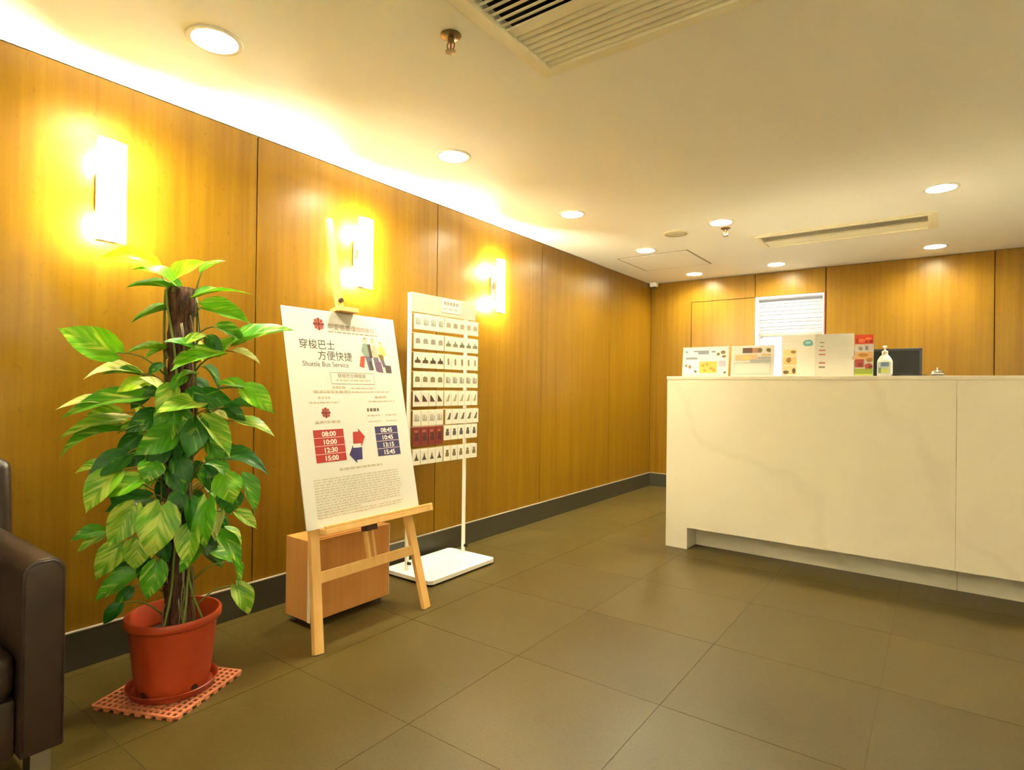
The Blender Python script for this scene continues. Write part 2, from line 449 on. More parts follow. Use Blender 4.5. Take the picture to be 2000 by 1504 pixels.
# ------------------------------------------------------------------ downlights
def downlight(loc, label):
    t = thing('downlight', label, 'ceiling light', loc, 0, 'recessed ceiling downlights')
    bm = bmesh.new(); lathe(bm, [(0.074, 0.001), (0.076, -0.005), (0.090, -0.006), (0.094, -0.002), (0.094, 0.0)], 28, cap0=False, cap1=False)
    obj('trim_ring', bm, WHITEM, t, 'auto')
    bm = bmesh.new(); lathe(bm, [(0.076, -0.004), (0.073, 0.03), (0.0715, 0.034), (0.0765, 0.034), (0.0772, 0.0)], 28, cap0=False, cap1=False)
    obj('reflector', bm, WHITEM, t, 'auto')
    bm = bmesh.new(); lathe(bm, [(0.0715, 0.036), (0.0715, 0.030)], 28)
    obj('lamp_lens', bm, LAMP, t)
    return t
dl_lab = ['round downlight in the row along the sconce wall, first from the corner',
 'round downlight in the row along the sconce wall, second from the corner beside the hatch',
 'round downlight in the row along the sconce wall, third from the corner',
 'round downlight in the row along the sconce wall, fourth from the corner',
 'largest looking round downlight, fifth from the corner along the sconce wall',
 'round downlight close to the end wall above the bright window',
 'round downlight between the long slim air grille and the end wall',
 'round downlight with a sprinkler head just beside it near the ceiling speaker',
 'round downlight on the open side of the long slim air grille above the counter front']
dl0 = None
for k, (cx, cy) in enumerate(DL):
    lab = dl_lab[k] if k < 9 else ['added unseen fill downlight over the open lobby floor', 'added unseen fill downlight by the far white wall behind'][k-9]
    if dl0 is None: dl0 = downlight((cx, cy, H), lab)
    else: dup(dl0, (cx, cy, H), lab)

# ------------------------------------------------------------------ wall sconces
def sconce(loc, label):
    t = thing('wall_sconce', label, 'wall light', loc, 0, 'glass wall sconces on the wood panels')
    B('backplate', 0.0, 0.012, -0.034, 0.034, -0.075, 0.075, STEEL, t)
    B('arm', 0.012, 0.066, -0.012, 0.012, -0.03, 0.03, STEEL, t)
    pts = []
    bm = bmesh.new()   # gently bowed glass plate
    n = 8; fr = []
    for side in (0, 1):
        row = []
        for k in range(n+1):
            y = -0.052 + 0.104*k/n; xx = 0.072 + 0.010*math.cos((y/0.052)*PI/2) + (0.005 if side else 0)
            row.append((xx, y))
        fr.append(row)
    out = fr[1] + fr[0][::-1]
    prism(bm, out, -0.2, 0.2, 'xy'); obj('glass_shade', bm, FROST, t, 'auto')
    for s in (-1, 1):
        B('end_clip', 0.068, 0.084, -0.053, 0.02, s*0.2-0.004, s*0.2+0.003, STEEL, t, 0.001, 1)
        bm = bmesh.new(); bmesh.ops.create_uvsphere(bm, u_segments=12, v_segments=8, radius=0.019, matrix=Matrix.Translation((0.042, 0, s*0.125)) @ Matrix.Diagonal((1, 1, 1.6, 1)))
        b_ = obj('bulb', bm, BULB, t, True)
        bm = bmesh.new(); tube(bm, [(0.042, 0, s*0.03), (0.042, 0, s*0.095)], 0.011, 10); obj('socket', bm, WHITEM, t)
    return t
SC0 = sconce((0.0, 0.918, 1.873), 'tall frosted glass wall lamp above the potted plant')
dup(SC0, (0.0, 2.182, 1.873), 'tall frosted glass wall lamp above the poster easel')
dup(SC0, (0.0, 3.452, 1.873), 'tall frosted glass wall lamp beyond the card rack, nearest the corner')

for yy, lab in ((0.4, 'first added fill sconce on the far white side wall'), (1.9, 'second added fill sconce on the far white side wall')):  # unseen sconces added to brighten ceiling and counter front
    o_ = dup(SC0, (XR, yy, 1.873), lab + ', behind the viewer'); o_.rotation_euler = (0, 0, PI)
for xx, lab in ((1.6, 'first added fill sconce on the white wall behind the viewer'), (3.4, 'second added fill sconce on the white wall behind the viewer')):  # more added fill lamps, out of view behind the camera
    o_ = dup(SC0, (xx, YB, 1.873), lab); o_.rotation_euler = (0, 0, PI/2)

# ------------------------------------------------------------------ ceiling fittings
def grille(gx0, gx1, gy0, gy1, label, pitch, nA, nB, div):
    t = thing('air_grille', label, 'air vent', ((gx0+gx1)/2, (gy0+gy1)/2, H))
    w2, d2 = (gx1-gx0)/2, (gy1-gy0)/2
    def fr(nm, i0, i1, z0, z1):
        bm = bmesh.new()
        for s in (-1, 1):
            box(bm, min(s*i0, s*i1)+0 if True else 0, max(s*i0, s*i1), 0, 0, 0, 0) if False else None
        o_ = [(-w2+i0, -d2+i0), (w2-i0, -d2+i0), (w2-i0, d2-i0), (-w2+i0, d2-i0)]
        n_ = [(-w2+i1, -d2+i1), (w2-i1, -d2+i1), (w2-i1, d2-i1), (-w2+i1, d2-i1)]
        V = [[bm.verts.new((x, y, zz)) for x, y in ring] for ring, zz in ((o_, z1), (o_, z0), (n_, z0), (n_, z1))]
        for a in range(4):
            A_, B_ = V[a], V[(a+1) % 4]
            for k in range(4): bm.faces.new((A_[k], A_[(k+1) % 4], B_[(k+1) % 4], B_[k]))
        obj(nm, bm, CREAM, t)
    fr('outer_flange', 0.0, 0.034, -0.006, 0.0); fr('inner_frame', 0.030, 0.056, -0.014, 0.03)
    box_ = bmesh.new()
    i = 0.052
    V = [Vector(p) for p in ((-w2+i, -d2+i, 0), (w2-i, -d2+i, 0), (w2-i, d2-i, 0), (-w2+i, d2-i, 0))]
    lo = [box_.verts.new(v) for v in V]; hi = [box_.verts.new(v+Vector((0, 0, 0.22))) for v in V]
    for k in range(4): box_.faces.new((lo[k], lo[(k+1) % 4], hi[(k+1) % 4], hi[k]))
    box_.faces.new(hi); obj('duct_box', box_, BLACK, t)
    xin = w2-0.055
    yt = d2-0.055
    # far section: blades turned so their faces show
    me = None
    for k in range(nB):
        y = yt - pitch*(k+0.55)
        if me is None:
            bm = bmesh.new(); n_ = 6; top = []; low = []
            for q in range(n_+1):
                a = math.radians(-58 + 116*q/n_); top.append((0.020*math.sin(a), 0.0105-0.020*math.cos(a)+0.0018)); low.append((0.0205*math.sin(a), 0.0105-0.0205*math.cos(a)))
            prism(bm, low + top[::-1], -xin, xin, 'yz'); s = obj('louver', bm, CREAM, t, 'auto'); me = s.data
        else:
            s = bpy.data.objects.new('louver', me); COL.objects.link(s); s.parent = t
        s.location = (0, y, 0.008); s.rotation_euler = (math.radians(-34), 0, 0)
    y = yt - pitch*nB
    dv = B('divider_bar', -xin, xin, y-div, y, -0.004, 0.004, CREAM, t)
    ma = None
    for k in range(nA):
        if ma is None: s = obj('louver', rbox(-xin, xin, -0.0115, 0.0115, -0.0016, 0.0016, 0.0008, 1), CREAM, t); ma = s.data
        else: s = bpy.data.objects.new('louver', ma); COL.objects.link(s); s.parent = t
        s.location = (0, y-div-pitch*(k+0.5), 0.006); s.rotation_euler = (math.radians(22), 0, 0)
    return t
grille(*GR[0], 'large cream louvred air conditioning grille above the open lobby floor', 0.0325, 7, 7, 0.05)
grille(*GR[1], 'long slim cream air grille in the ceiling over the reception counter', 0.0325, 6, 4, 0.04)

def sprinkler(loc, label):
    t = thing('sprinkler_head', label, 'sprinkler', loc, 0.4)
    bm = bmesh.new(); lathe(bm, [(0.036, 0.0), (0.036, -0.003), (0.026, -0.010), (0.012, -0.012)], 20); obj('escutcheon', bm, BRASS, t, 'auto')
    bm = bmesh.new(); lathe(bm, [(0.011, -0.012), (0.011, -0.026), (0.007, -0.028)], 12); obj('body', bm, BRASS, t, 'auto')
    bm = bmesh.new()
    for s in (-1, 1): tube(bm, [(s*0.009, 0, -0.024), (s*0.014, 0, -0.036), (s*0.010, 0, -0.05), (0, 0, -0.056)], 0.0028, 6)
    obj('frame_arm', bm, BRASS, t)
    bm = bmesh.new(); tube(bm, [(0, 0, -0.028), (0, 0, -0.054)], 0.003, 8); obj('bulb', bm, mat('red_bulb', S(150, 50, 30), 0.2), t)
    bm = bmesh.new(); lathe(bm, [(0.006, -0.056), (0.019, -0.058), (0.019, -0.060), (0.004, -0.062)], 12); obj('deflector', bm, BRASS, t, 'auto')
    return t
sp0 = sprinkler((1.335, 1.50, H), 'brass sprinkler head beside the large air grille')
dup(sp0, (1.405, 4.50, H), 'brass sprinkler head beside the downlight near the round speaker')
t = thing('ceiling_speaker', 'flat round cream speaker cover on the ceiling near the corner', 'speaker', (1.045, 4.43, H))
bm = bmesh.new(); lathe(bm, [(0.098, 0.0), (0.098, -0.006), (0.088, -0.010)], 32); obj('rim', bm, CREAM, t, 'auto')
bm = bmesh.new(); lathe(bm, [(0.087, -0.0101), (0.05, -0.0125), (0.01, -0.0135)], 32); obj('cover', bm, mat('speaker_cloth', S(205, 196, 165), 0.8), t, True)
t = thing('ceiling_hatch', 'square flush access hatch in the ceiling near the corner', 'hatch', (0.595, 5.345, H))
bm = bmesh.new()
for s in (-1, 1):
    box(bm, s*0.33-0.006, s*0.33+0.006, -0.336, 0.336, -0.003, 0.0); box(bm, -0.324, 0.324, s*0.33-0.006, s*0.33+0.006, -0.003, 0.0)
obj('frame', bm, mat('hatch_edge', S(150, 138, 108), 0.6), t)
B('panel', -0.322, 0.322, -0.322, 0.322, -0.005, 0.0, CEIL, t, 0.001, 1)
t = thing('motion_sensor', 'small white sensor box in the corner under the ceiling', 'sensor', (0.055, D-0.05, H))
B('housing', -0.04, 0.04, -0.03, 0.03, -0.045, 0.0, WHITE, t, 0.004)
bm = bmesh.new(); lathe(bm, [(0.022, -0.045), (0.021, -0.055), (0.014, -0.063), (0.004, -0.066)], 16); obj('lens', bm, mat('smoked_lens', S(90, 84, 74), 0.2), t, True)

# ------------------------------------------------------------------ reception counter
CT = Matrix.Translation((1.14, 4.041, 0)) @ Matrix.Rotation(math.radians(-1.6), 4, 'Z')
def cw(x, y, z=0.0): return CT @ Vector((x, y, z))
ctr = thing('reception_counter', 'long white marble-look reception counter with recessed plinth', 'counter', M=CT)
ZT, TK = 1.212, 0.022
bm = bmesh.new(); prism(bm, [(0, 0.0), (0.156, 0.0), (0.156, 0.15), (1.653, 0.15), (1.653, ZT-TK), (0, ZT-TK)], 0.0, 0.028); obj('front_panel', bm, MARBLE, ctr)
bm = bmesh.new(); prism(bm, [(1.6545, 0.15), (3.3, 0.15), (3.3, ZT-TK), (1.6545, ZT-TK)], 0.0, 0.028); obj('front_panel', bm, MARBLE, ctr)
B('seam_backing', 1.60, 1.70, 0.0285, 0.034, 0.15, ZT-TK, mat('seam_grey', S(150, 140, 120), 0.7), ctr, 0.001, 1)
B('end_panel', 0.0, 0.028, 0.0285, 0.72, 0.0, ZT-TK, MARBLE, ctr, 0.001, 1)
B('return_panel', 0.128, 0.156, 0.0285, 0.19, 0.0, 0.15, MARBLE, ctr, 0.001, 1)
B('soffit', 0.03, 3.3, 0.036, 0.72, 0.152, 0.17, MARBLE, ctr, 0.001, 1)
bm = bmesh.new(); box(bm, 0.157, 1.66, 0.17, 0.19, 0.0, 0.15); obj('plinth', bm, MARBLE, ctr)
bm = bmesh.new(); box(bm, 1.662, 3.3, 0.17, 0.19, 0.0, 0.15); obj('plinth', bm, MARBLE, ctr)
B('countertop', -0.004, 3.3, -0.004, 0.36, ZT-TK, ZT, MARBLE, ctr, 0.002, 2)
B('back_panel', 0.03, 3.3, 0.34, 0.36, 0.76, ZT-TK, WHITE, ctr, 0.001, 1)
B('staff_worktop', 0.03, 3.3, 0.36, 0.86, 0.73, 0.76, WHITE, ctr, 0.002, 1)
# ------------------------------------------------------------------ things on the counter
def sign(name, label, x0, x1, y, h, lean=6.0, rz=0.0, group=None):
    """thin sheet in a clear L stand, origin at the middle of its foot"""
    M = CT @ Matrix.Translation(((x0+x1)/2, y, ZT)) @ Matrix.Rotation(math.radians(rz), 4, 'Z')
    t = thing(name, label, 'sign', M=M, group=group)
    w_ = (x1-x0)/2
    L = Matrix.Rotation(math.radians(-lean), 4, 'X')
    B('sheet', -w_, w_, 0.0, 0.003, 0.003, h, PAPER, t, 0.0008, 1, L)
    B('stand_foot', -w_, w_, 0.0, 0.07, 0.0, 0.003, mat('acrylic', S(225, 225, 215), 0.1), t, 0.001, 1)
    PM = L @ Matrix(((1, 0, 0, -w_), (0, 0, 1, -0.0009), (0, 1, 0, 0.003), (0, 0, 0, 1))) @ Matrix.Diagonal((2*w_, h-0.003, -1, 1))
    def pr(nm, col, polys, rough=0.5):
        bm = bmesh.new()
        for p in polys:
            if len(p) == 4 and not isinstance(p[0], tuple): q = [(p[0], p[2]), (p[1], p[2]), (p[1], p[3]), (p[0], p[3])]
            else: q = p
            flat(bm, q)
        bmesh.ops.transform(bm, matrix=PM @ Matrix.Translation((0, 0, pr.k*0.0002)), verts=bm.verts); pr.k += 1
        return obj(nm, bm, mat('print_%d_%d_%d' % col, S(*col), rough), t)
    pr.k = 0
    return t, pr
def blob(cx, cy, a, b, n=9, seed=1):
    q = random.Random(seed)
    return [(cx + a*math.cos(2*PI*k/n)*q.uniform(0.8, 1.1), cy + b*math.sin(2*PI*k/n)*q.uniform(0.8, 1.1)) for k in range(n)]
c_ = lambda X: X - 1.14
t, pr = sign('menu_sign', 'landscape menu sign with orange food photo and blue lettering, first on the counter end', c_(1.219), c_(1.545), 0.07, 0.21)
pr('backdrop_print', (222, 226, 222), [(0.05, 0.95, 0.08, 0.94)])
pr('lettering', (128, 138, 150), [(0.06, 0.12, 0.80, 0.88), (0.24, 0.42, 0.82, 0.88), (0.34, 0.58, 0.74, 0.88), (0.63, 0.72, 0.80, 0.86), (0.07, 0.33, 0.57, 0.65)])
pr('photo_print', (236, 178, 70), [(0.38, 0.76, 0.10, 0.50)])
pr('photo_print', (190, 120, 36), [blob(0.46, 0.36, .03, .05), blob(0.55, 0.40, .03, .05, seed=2), blob(0.64, 0.26, .035, .06, seed=3), blob(0.50, 0.2, .03, .04, seed=4), blob(0.70, 0.2, .03, .06, seed=5)])
pr('photo_print', (128, 104, 60), [blob(0.09, 0.36, .03, .06), blob(0.17, 0.32, .04, .07, seed=7), blob(0.78, 0.74, .04, .06, seed=8), blob(0.88, 0.80, .06, .07, seed=9), blob(0.90, 0.66, .05, .05, seed=10)])
pr('photo_print', (172, 168, 190), [(0.80, 0.94, 0.32, 0.52)])
pr('photo_print', (84, 74, 62), [blob(0.30, 0.16, .035, .05, seed=12), blob(0.93, 0.12, .03, .04, seed=13)])
t, pr = sign('menu_sign', 'landscape menu sign with dark photo strip above a white text box', c_(1.562), c_(1.836), 0.07, 0.208)
pr('photo_print', (92, 62, 52), [(0.27, 0.50, 0.76, 0.93)]); pr('photo_print', (168, 124, 100), [(0.50, 0.70, 0.76, 0.92)])
pr('photo_print', (112, 98, 52), [blob(0.68, 0.84, .06, .08), blob(0.88, 0.84, .06, .07, seed=4)])
pr('photo_print', (206, 176, 130), [(0.10, 0.62, 0.52, 0.70), (0.72, 0.94, 0.64, 0.72)])
pr('photo_print', (160, 164, 164), [(0.46, 0.94, 0.46, 0.54), (0.64, 0.94, 0.56, 0.62)])
pr('photo_print', (236, 196, 110), [blob(0.36, 0.60, .09, .06, seed=6)])
pr('text_box', (150, 160, 156), [(0.08, 0.93, 0.06, 0.075), (0.08, 0.93, 0.43, 0.445), (0.08, 0.09, 0.07, 0.44), (0.92, 0.93, 0.07, 0.44)])
# two-leaf menu, opened like a book
M3 = CT @ Matrix.Translation((c_(2.074), 0.115, ZT))
t = thing('folding_menu', 'tall two-leaf menu standing open like a book with an oval blue emblem', 'menu', M=M3)
for s, nm in ((-1, 'cover'), (1, 'cover')):
    Rm = Matrix.Rotation(math.radians(14*s), 4, 'Z')
    bm = rbox(min(0, s*0.215), max(0, s*0.215), -0.001, 0.002, 0.0, 0.268, 0.0006, 1, Rm)
    cv = obj(nm, bm, PAPER, t)
    PM = Rm @ Matrix(((1, 0, 0, -0.215 if s < 0 else 0.0), (0, 0, 1, -0.0016), (0, 1, 0, 0), (0, 0, 0, 1))) @ Matrix.Diagonal((0.215, 0.268, -1, 1))
    def pp(nm, col, polys, k=0):
        bm = bmesh.new()
        for p in polys: flat(bm, p)
        bmesh.ops.transform(bm, matrix=PM @ Matrix.Translation((0, 0, k*0.0003)), verts=bm.verts); obj(nm, bm, mat('print_%d_%d_%d' % col, S(*col), 0.5), cv)
    rc = lambda a, b, c, d: [(a, c), (b, c), (b, d), (a, d)]
    if s < 0:
        pp('emblem', (96, 150, 160), [blob(0.80, 0.80, .16, .085, 16, 3)]); pp('emblem', (150, 196, 204), [blob(0.80, 0.81, .09, .03, 12, 5)], 1)
        pp('photo_print', (222, 190, 130), [rc(0.06, 0.46, 0.50, 0.66)]); pp('photo_print', (214, 178, 120), [rc(0.05, 0.46, 0.29, 0.48)]); pp('photo_print', (226, 186, 142), [rc(0.05, 0.46, 0.06, 0.27)])
        pp('photo_print', (136, 104, 52), [blob(0.22, 0.40, .08, .07, seed=5), blob(0.36, 0.60, .09, .04, seed=6)], 1)
        pp('photo_print', (86, 74, 46), [blob(0.14, 0.11, .10, .05, seed=8), blob(0.38, 0.14, .06, .08, seed=9)], 1)
        pp('small_print', (196, 196, 180), [rc(0.10, 0.14, 0.86, 0.88), rc(0.18, 0.55, 0.865, 0.875)] + [rc(0.52, 0.94, 0.10+0.07*k, 0.107+0.07*k) for k in range(8)])
    else:
        pp('small_print', (186, 118, 100), [rc(0.10, 0.27, 0.60, 0.635), rc(0.10, 0.27, 0.50, 0.535), rc(0.10, 0.27, 0.30, 0.34)]); pp('small_print', (120, 112, 90), [rc(0.10, 0.26, 0.20, 0.24), rc(0.12, 0.24, 0.79, 0.81), rc(0.14, 0.22, 0.70, 0.72)])
        pp('small_print', (204, 202, 184), [rc(0.38, 0.90, 0.12+0.08*k, 0.127+0.08*k) for k in range(10)])
t, pr = sign('leaflet_stand', 'tall narrow leaflet with a red header and green foot beside the pump bottle', c_(2.300), c_(2.398), 0.05, 0.25, 4)
pr('header_print', (206, 66, 30), [(0.0, 1.0, 0.77, 1.0)]); pr('header_print', (236, 120, 60), [blob(0.35, 0.86, .22, .05, seed=2), blob(0.72, 0.90, .2, .04, seed=3)])
pr('header_print', (150, 40, 16), [(0.05, 0.20, 0.79, 0.90), (0.55, 0.66, 0.80, 0.86), (0.80, 0.95, 0.79, 0.86)])
pr('band_print', (206, 196, 196), [(0.03, 0.97, 0.58, 0.77)]); pr('band_print', (130, 132, 140), [blob(0.32, 0.66, .13, .05, seed=4), (0.56, 0.72, 0.62, 0.72)])
pr('picture_print', (224, 178, 120), [(0.03, 0.97, 0.40, 0.58)]); pr('picture_print', (190, 134, 60), [blob(0.45, 0.50, .3, .05, seed=6), blob(0.8, 0.38, .2, .06, seed=8)])
pr('picture_print', (170, 74, 60), [(0.03, 0.5, 0.20, 0.40), blob(0.75, 0.22, .24, .09, seed=9)]); pr('picture_print', (120, 50, 40), [blob(0.3, 0.26, .16, .06, seed=11), blob(0.85, 0.2, .1, .06, seed=12)])
pr('foot_print', (150, 170, 60), [(0.02, 0.98, 0.03, 0.17)]); pr('foot_print', (206, 214, 110), [(0.02, 0.98, 0.0, 0.04)])
bm = bmesh.new(); flat(bm, [(-0.062, 0.10), (-0.045, 0.095), (-0.045, 0.125), (-0.058, 0.122)]); bmesh.ops.transform(bm, matrix=Matrix(((1, 0, 0, 0), (0, 0, 1, 0.0), (0, 1, 0, 0), (0, 0, 0, 1))), verts=bm.verts)
r_ = bmesh.ops.extrude_face_region(bm, geom=bm.faces[:]); bmesh.ops.translate(bm, vec=(0, 0.002, 0), verts=[v for v in r_['geom'] if isinstance(v, bmesh.types.BMVert)])
obj('side_tab', bm, mat('print_214_170_150', S(214, 170, 150), 0.5), t)

t = thing('sanitizer_bottle', 'white pump bottle with blue and yellow label in front of the monitor', 'bottle', M=CT @ Matrix.Translation((c_(2.455), 0.06, ZT)))
PW = mat('bottle_plastic', S(226, 226, 220), 0.3)
bm = bmesh.new(); lathe(bm, [(0.036, 0.0), (0.039, 0.004), (0.039, 0.085), (0.036, 0.096), (0.026, 0.114), (0.016, 0.126), (0.014, 0.132)], 24); obj('body', bm, PW, t, 'auto')
bm = bmesh.new(); lathe(bm, [(0.016, 0.132), (0.016, 0.146), (0.010, 0.150), (0.005, 0.152), (0.005, 0.168)], 16); obj('collar', bm, WHITE, t, 'auto')
bm = bmesh.new(); lathe(bm, [(0.005, 0.166), (0.011, 0.168), (0.011, 0.177), (0.008, 0.179)], 14); tube(bm, [(0, -0.004, 0.172), (0, -0.024, 0.171), (0, -0.032, 0.166)], 0.004, 8); obj('pump_head', bm, WHITE, t, 'auto')
def label_arc(nm, col, a0, a1, z0, z1, r=0.0395):
    bm = bmesh.new(); n = 8; A = []
    for k in range(n+1):
        a = math.radians(a0 + (a1-a0)*k/n); A.append((bm.verts.new((r*math.cos(a), r*math.sin(a), z0)), bm.verts.new((r*math.cos(a), r*math.sin(a), z1))))
    for p, q in zip(A, A[1:]): bm.faces.new((p[0], q[0], q[1], p[1]))
    obj(nm, bm, mat('print_%d_%d_%d' % col, S(*col), 0.4), t, True)
label_arc('label', (190, 200, 206), 210, 320, 0.012, 0.082)
label_arc('label', (96, 130, 180), 245, 305, 0.056, 0.080, 0.0398); label_arc('label', (208, 220, 110), 250, 305, 0.018, 0.042, 0.0398); label_arc('label', (120, 150, 130), 220, 248, 0.018, 0.05, 0.0398)

t = thing('monitor', 'black computer monitor on the staff desk behind the pump bottle', 'monitor', M=CT @ Matrix.Translation((c_(2.405), 0.58, 0.76)))
B('bezel', -0.205, 0.205, -0.012, 0.022, 0.30, 0.645, DARK, t, 0.005)
B('screen_panel', -0.19, 0.19, -0.0135, -0.011, 0.316, 0.630, mat('dark_screen', S(14, 14, 14), 0.3, spec=0.25), t, 0.001, 1)
B('rear_housing', -0.12, 0.12, 0.022, 0.05, 0.36, 0.58, DARK, t, 0.008)
bm = bmesh.new(); prism(bm, [(-0.03, 0.012), (0.03, 0.012), (0.022, 0.42), (-0.022, 0.42)], 0.05, 0.068); obj('stand_neck', bm, DARK, t)
B('stand_base', -0.12, 0.12, -0.06, 0.11, 0.0, 0.014, DARK, t, 0.004)

t = thing('paper_sheets', 'few loose white sheets lying on the counter past the pump bottle', 'paper', M=CT @ Matrix.Translation((c_(2.57), 0.10, ZT)))
for k in range(4):
    bm = bmesh.new(); nx = 5; V = []
    for i in range(nx+1):
        u = i/nx; V.append([bm.verts.new((-0.09+0.18*u, y_, 0.0022*k + 0.010*math.sin(PI*u)*(0.3+0.3*k) + 0.0004)) for y_ in (-0.07, 0.07)])
    for a, b in zip(V, V[1:]): bm.faces.new((a[0], b[0], b[1], a[1]))
    s_ = obj('sheet', bm, PAPER, t, True); s_.rotation_euler = (0, 0, math.radians(R.uniform(-6, 6)))
t = thing('call_bell', 'small shiny chrome call bell on the counter top', 'bell', M=CT @ Matrix.Translation((c_(2.705), 0.07, ZT)))
bm = bmesh.new(); lathe(bm, [(0.034, 0.0), (0.036, 0.004), (0.030, 0.009)], 24); obj('base', bm, DARK, t, 'auto')
bm = bmesh.new(); lathe(bm, [(0.032, 0.010), (0.0315, 0.016), (0.027, 0.026), (0.018, 0.033), (0.006, 0.036)], 24); obj('dome', bm, CHROME, t, True)
bm = bmesh.new(); lathe(bm, [(0.003, 0.036), (0.003, 0.042), (0.006, 0.043), (0.006, 0.046), (0.003, 0.047)], 12); obj('button', bm, CHROME, t, 'auto')

# ------------------------------------------------------------------ easel and poster
n = Vector((0.9771939, 0.00852784, 0.21217767)); U = Vector((-0.00872654, 0.99996192, 0)); V = n.cross(U)
PL = Matrix(((U.x, V.x, n.x, 0.549), (U.y, V.y, n.y, 1.495), (U.z, V.z, n.z, 0.495), (0, 0, 0, 1)))   # u across, v up the board, w towards the room
def bar(name, u0, v0, u1, v1, width, w0, w1, m, parent, bev=0.002):
    """straight piece lying in the easel plane from (u0,v0) to (u1,v1)"""
    d = Vector((u1-u0, v1-v0, 0)); L = d.length; a = math.atan2(d.y, d.x)
    M = PL @ Matrix.Translation((u0, v0, 0)) @ Matrix.Rotation(a, 4, 'Z')
    return obj(name, rbox(0, L, -width/2, width/2, w0, w1, bev, 2, M), m, parent)
es = thing('easel', 'pale pine display easel holding the shuttle bus poster', 'easel', (0.5, 1.82, 0))
EM = Matrix.Translation((-0.5, -1.82, 0)); PLw = PL; PL = EM @ PL
def foot_v(w_): return (-0.495 + 0.212*0 - n.z*w_)/V.z
bar('front_leg', 0.0, -0.5035, 0.128, 0.92, 0.045, -0.032, -0.008, PINE, es)
bar('front_leg', 0.640, -0.5035, 0.520, 0.92, 0.045, -0.032, -0.008, PINE, es)
bar('upper_crossbar', 0.10, 0.80, 0.55, 0.80, 0.045, -0.054, -0.033, PINE, es)
bar('lower_crossbar', 0.045, -0.205, 0.605, -0.205, 0.046, -0.030, -0.010, PINE, es)
bar('ledge', 0.062, -0.016, 0.722, -0.016, 0.026, -0.006, 0.046, PINE, es)
bar('ledge_lip', 0.062, 0.003, 0.722, 0.003, 0.012, 0.034, 0.046, PINE, es)
bar('mast', 0.338, 0.10, 0.338, 1.508, 0.040, -0.028, -0.009, PINE, es)
bar('mast_slat', 0.326, -0.20, 0.324, 0.10, 0.014, -0.033, -0.012, PINE, es)
bar('mast_slat', 0.360, -0.20, 0.358, 0.10, 0.014, -0.033, -0.012, PINE, es)
bar('ledge_clamp', 0.312, -0.044, 0.372, -0.044, 0.028, -0.036, 0.012, mat('clamp_brown', S(70, 44, 26), 0.5), es)
tc = bar('top_clip', 0.285, 1.016, 0.405, 1.016, 0.020, -0.030, 0.040, PINE, es)
bar('clip_lip', 0.285, 1.006, 0.405, 1.006, 0.012, 0.030, 0.042, PINE, tc)
bm = bmesh.new(); tube(bm, [PL @ Vector((0.338, 1.07, -0.010)), PL @ Vector((0.338, 1.07, 0.006))], 0.011, 14); obj('clip_knob', bm, mat('knob_dark', S(52, 34, 18), 0.4), es)
bm = bmesh.new()   # rear prop leaning back towards the wall
top = PL @ Vector((0.338, 0.72, -0.035)); bot = Vector((0.085, 1.83, 0.0)) - Vector((0.5, 1.82, 0))
d_ = (bot-top); yax = Vector((0, 1, 0)); xa = d_.normalized(); za = xa.cross(yax).normalized()
MM = Matrix(((xa.x, yax.x, za.x, top.x), (xa.y, yax.y, za.y, top.y), (xa.z, yax.z, za.z, top.z), (0, 0, 0, 1)))
bm.free(); obj('rear_leg', rbox(0, d_.length, -0.02, 0.02, -0.009, 0.009, 0.002, 1, MM), PINE, es)
PL = PLw

po = thing('shuttle_poster', 'white shuttle bus timetable poster board standing on the easel', 'poster', M=PLw)
BW, BH = 0.669, 1.004
B('board', 0, BW, 0, BH, -0.006, 0.0, PAPER, po, 0.001, 1)
Z1, Z2 = 0.0006, 0.0011
def pprint(name, col, fn, z=Z1, label=None):
    bm = bmesh.new(); fn(bm, z); o_ = obj(name, bm, mat('print_%d_%d_%d' % col, S(*col), 0.5), po, fix=False)
    if label: o_['label'] = label
    return o_
def emblem(u, v, r):
    def petals(bm, z):
        for k in range(8):
            a0 = 2*PI*k/8; p = [(u, v)]
            for j in range(-3, 4):
                a = a0 + j*PI/8/3*0.92; rr = r*(0.86 + 0.14*math.cos(j*PI/6))
                p.append((u + rr*math.cos(a), v + rr*math.sin(a)))
            flat(bm, p, z)
    pprint('emblem', (158, 66, 50), petals)
    pprint('emblem_cross', (96, 34, 26), lambda bm, z: (fq(bm, u-r*0.95, u+r*0.95, v-r*0.08, v+r*0.08, z), fq(bm, u-r*0.08, u+r*0.08, v-r*0.95, v+r*0.95, z)), Z2)
emblem(0.187, 0.934, 0.031); emblem(0.168, 0.509, 0.025)
pprint('header_lettering', (128, 104, 62), lambda bm, z: text_into(bm, '明愛張奧偉', 0.236, 0.914, 0.034, z=z))
pprint('header_lettering', (190, 140, 128), lambda bm, z: text_into(bm, '國際賓館', 0.405, 0.914, 0.030, z=z))
pprint('small_print', (150, 132, 104), lambda bm, z: words_into(bm, 0.236, 0.54, 0.899, 0.006, z, random.Random(2)))
pprint('title_lettering', (70, 64, 54), lambda bm, z: (text_into(bm, '穿梭巴士', 0.066, 0.815, 0.050, z=z), text_into(bm, '方便快捷', 0.160, 0.763, 0.050, z=z)))
pprint('title_lettering', (96, 88, 72), lambda bm, z: text_into(bm, 'Shuttle Bus Service', 0.074, 0.728, 0.0335, z=z))
def outline(bm, z):
    a, b, c, d, t_ = 0.219, 0.482, 0.645, 0.702, 0.0022
    fq(bm, a, b, c, c+t_, z); fq(bm, a, b, d-t_, d, z); fq(bm, a, a+t_, c+t_, d-t_, z); fq(bm, b-t_, b, c+t_, d-t_, z)
pprint('heading_outline', (150, 140, 112), outline)
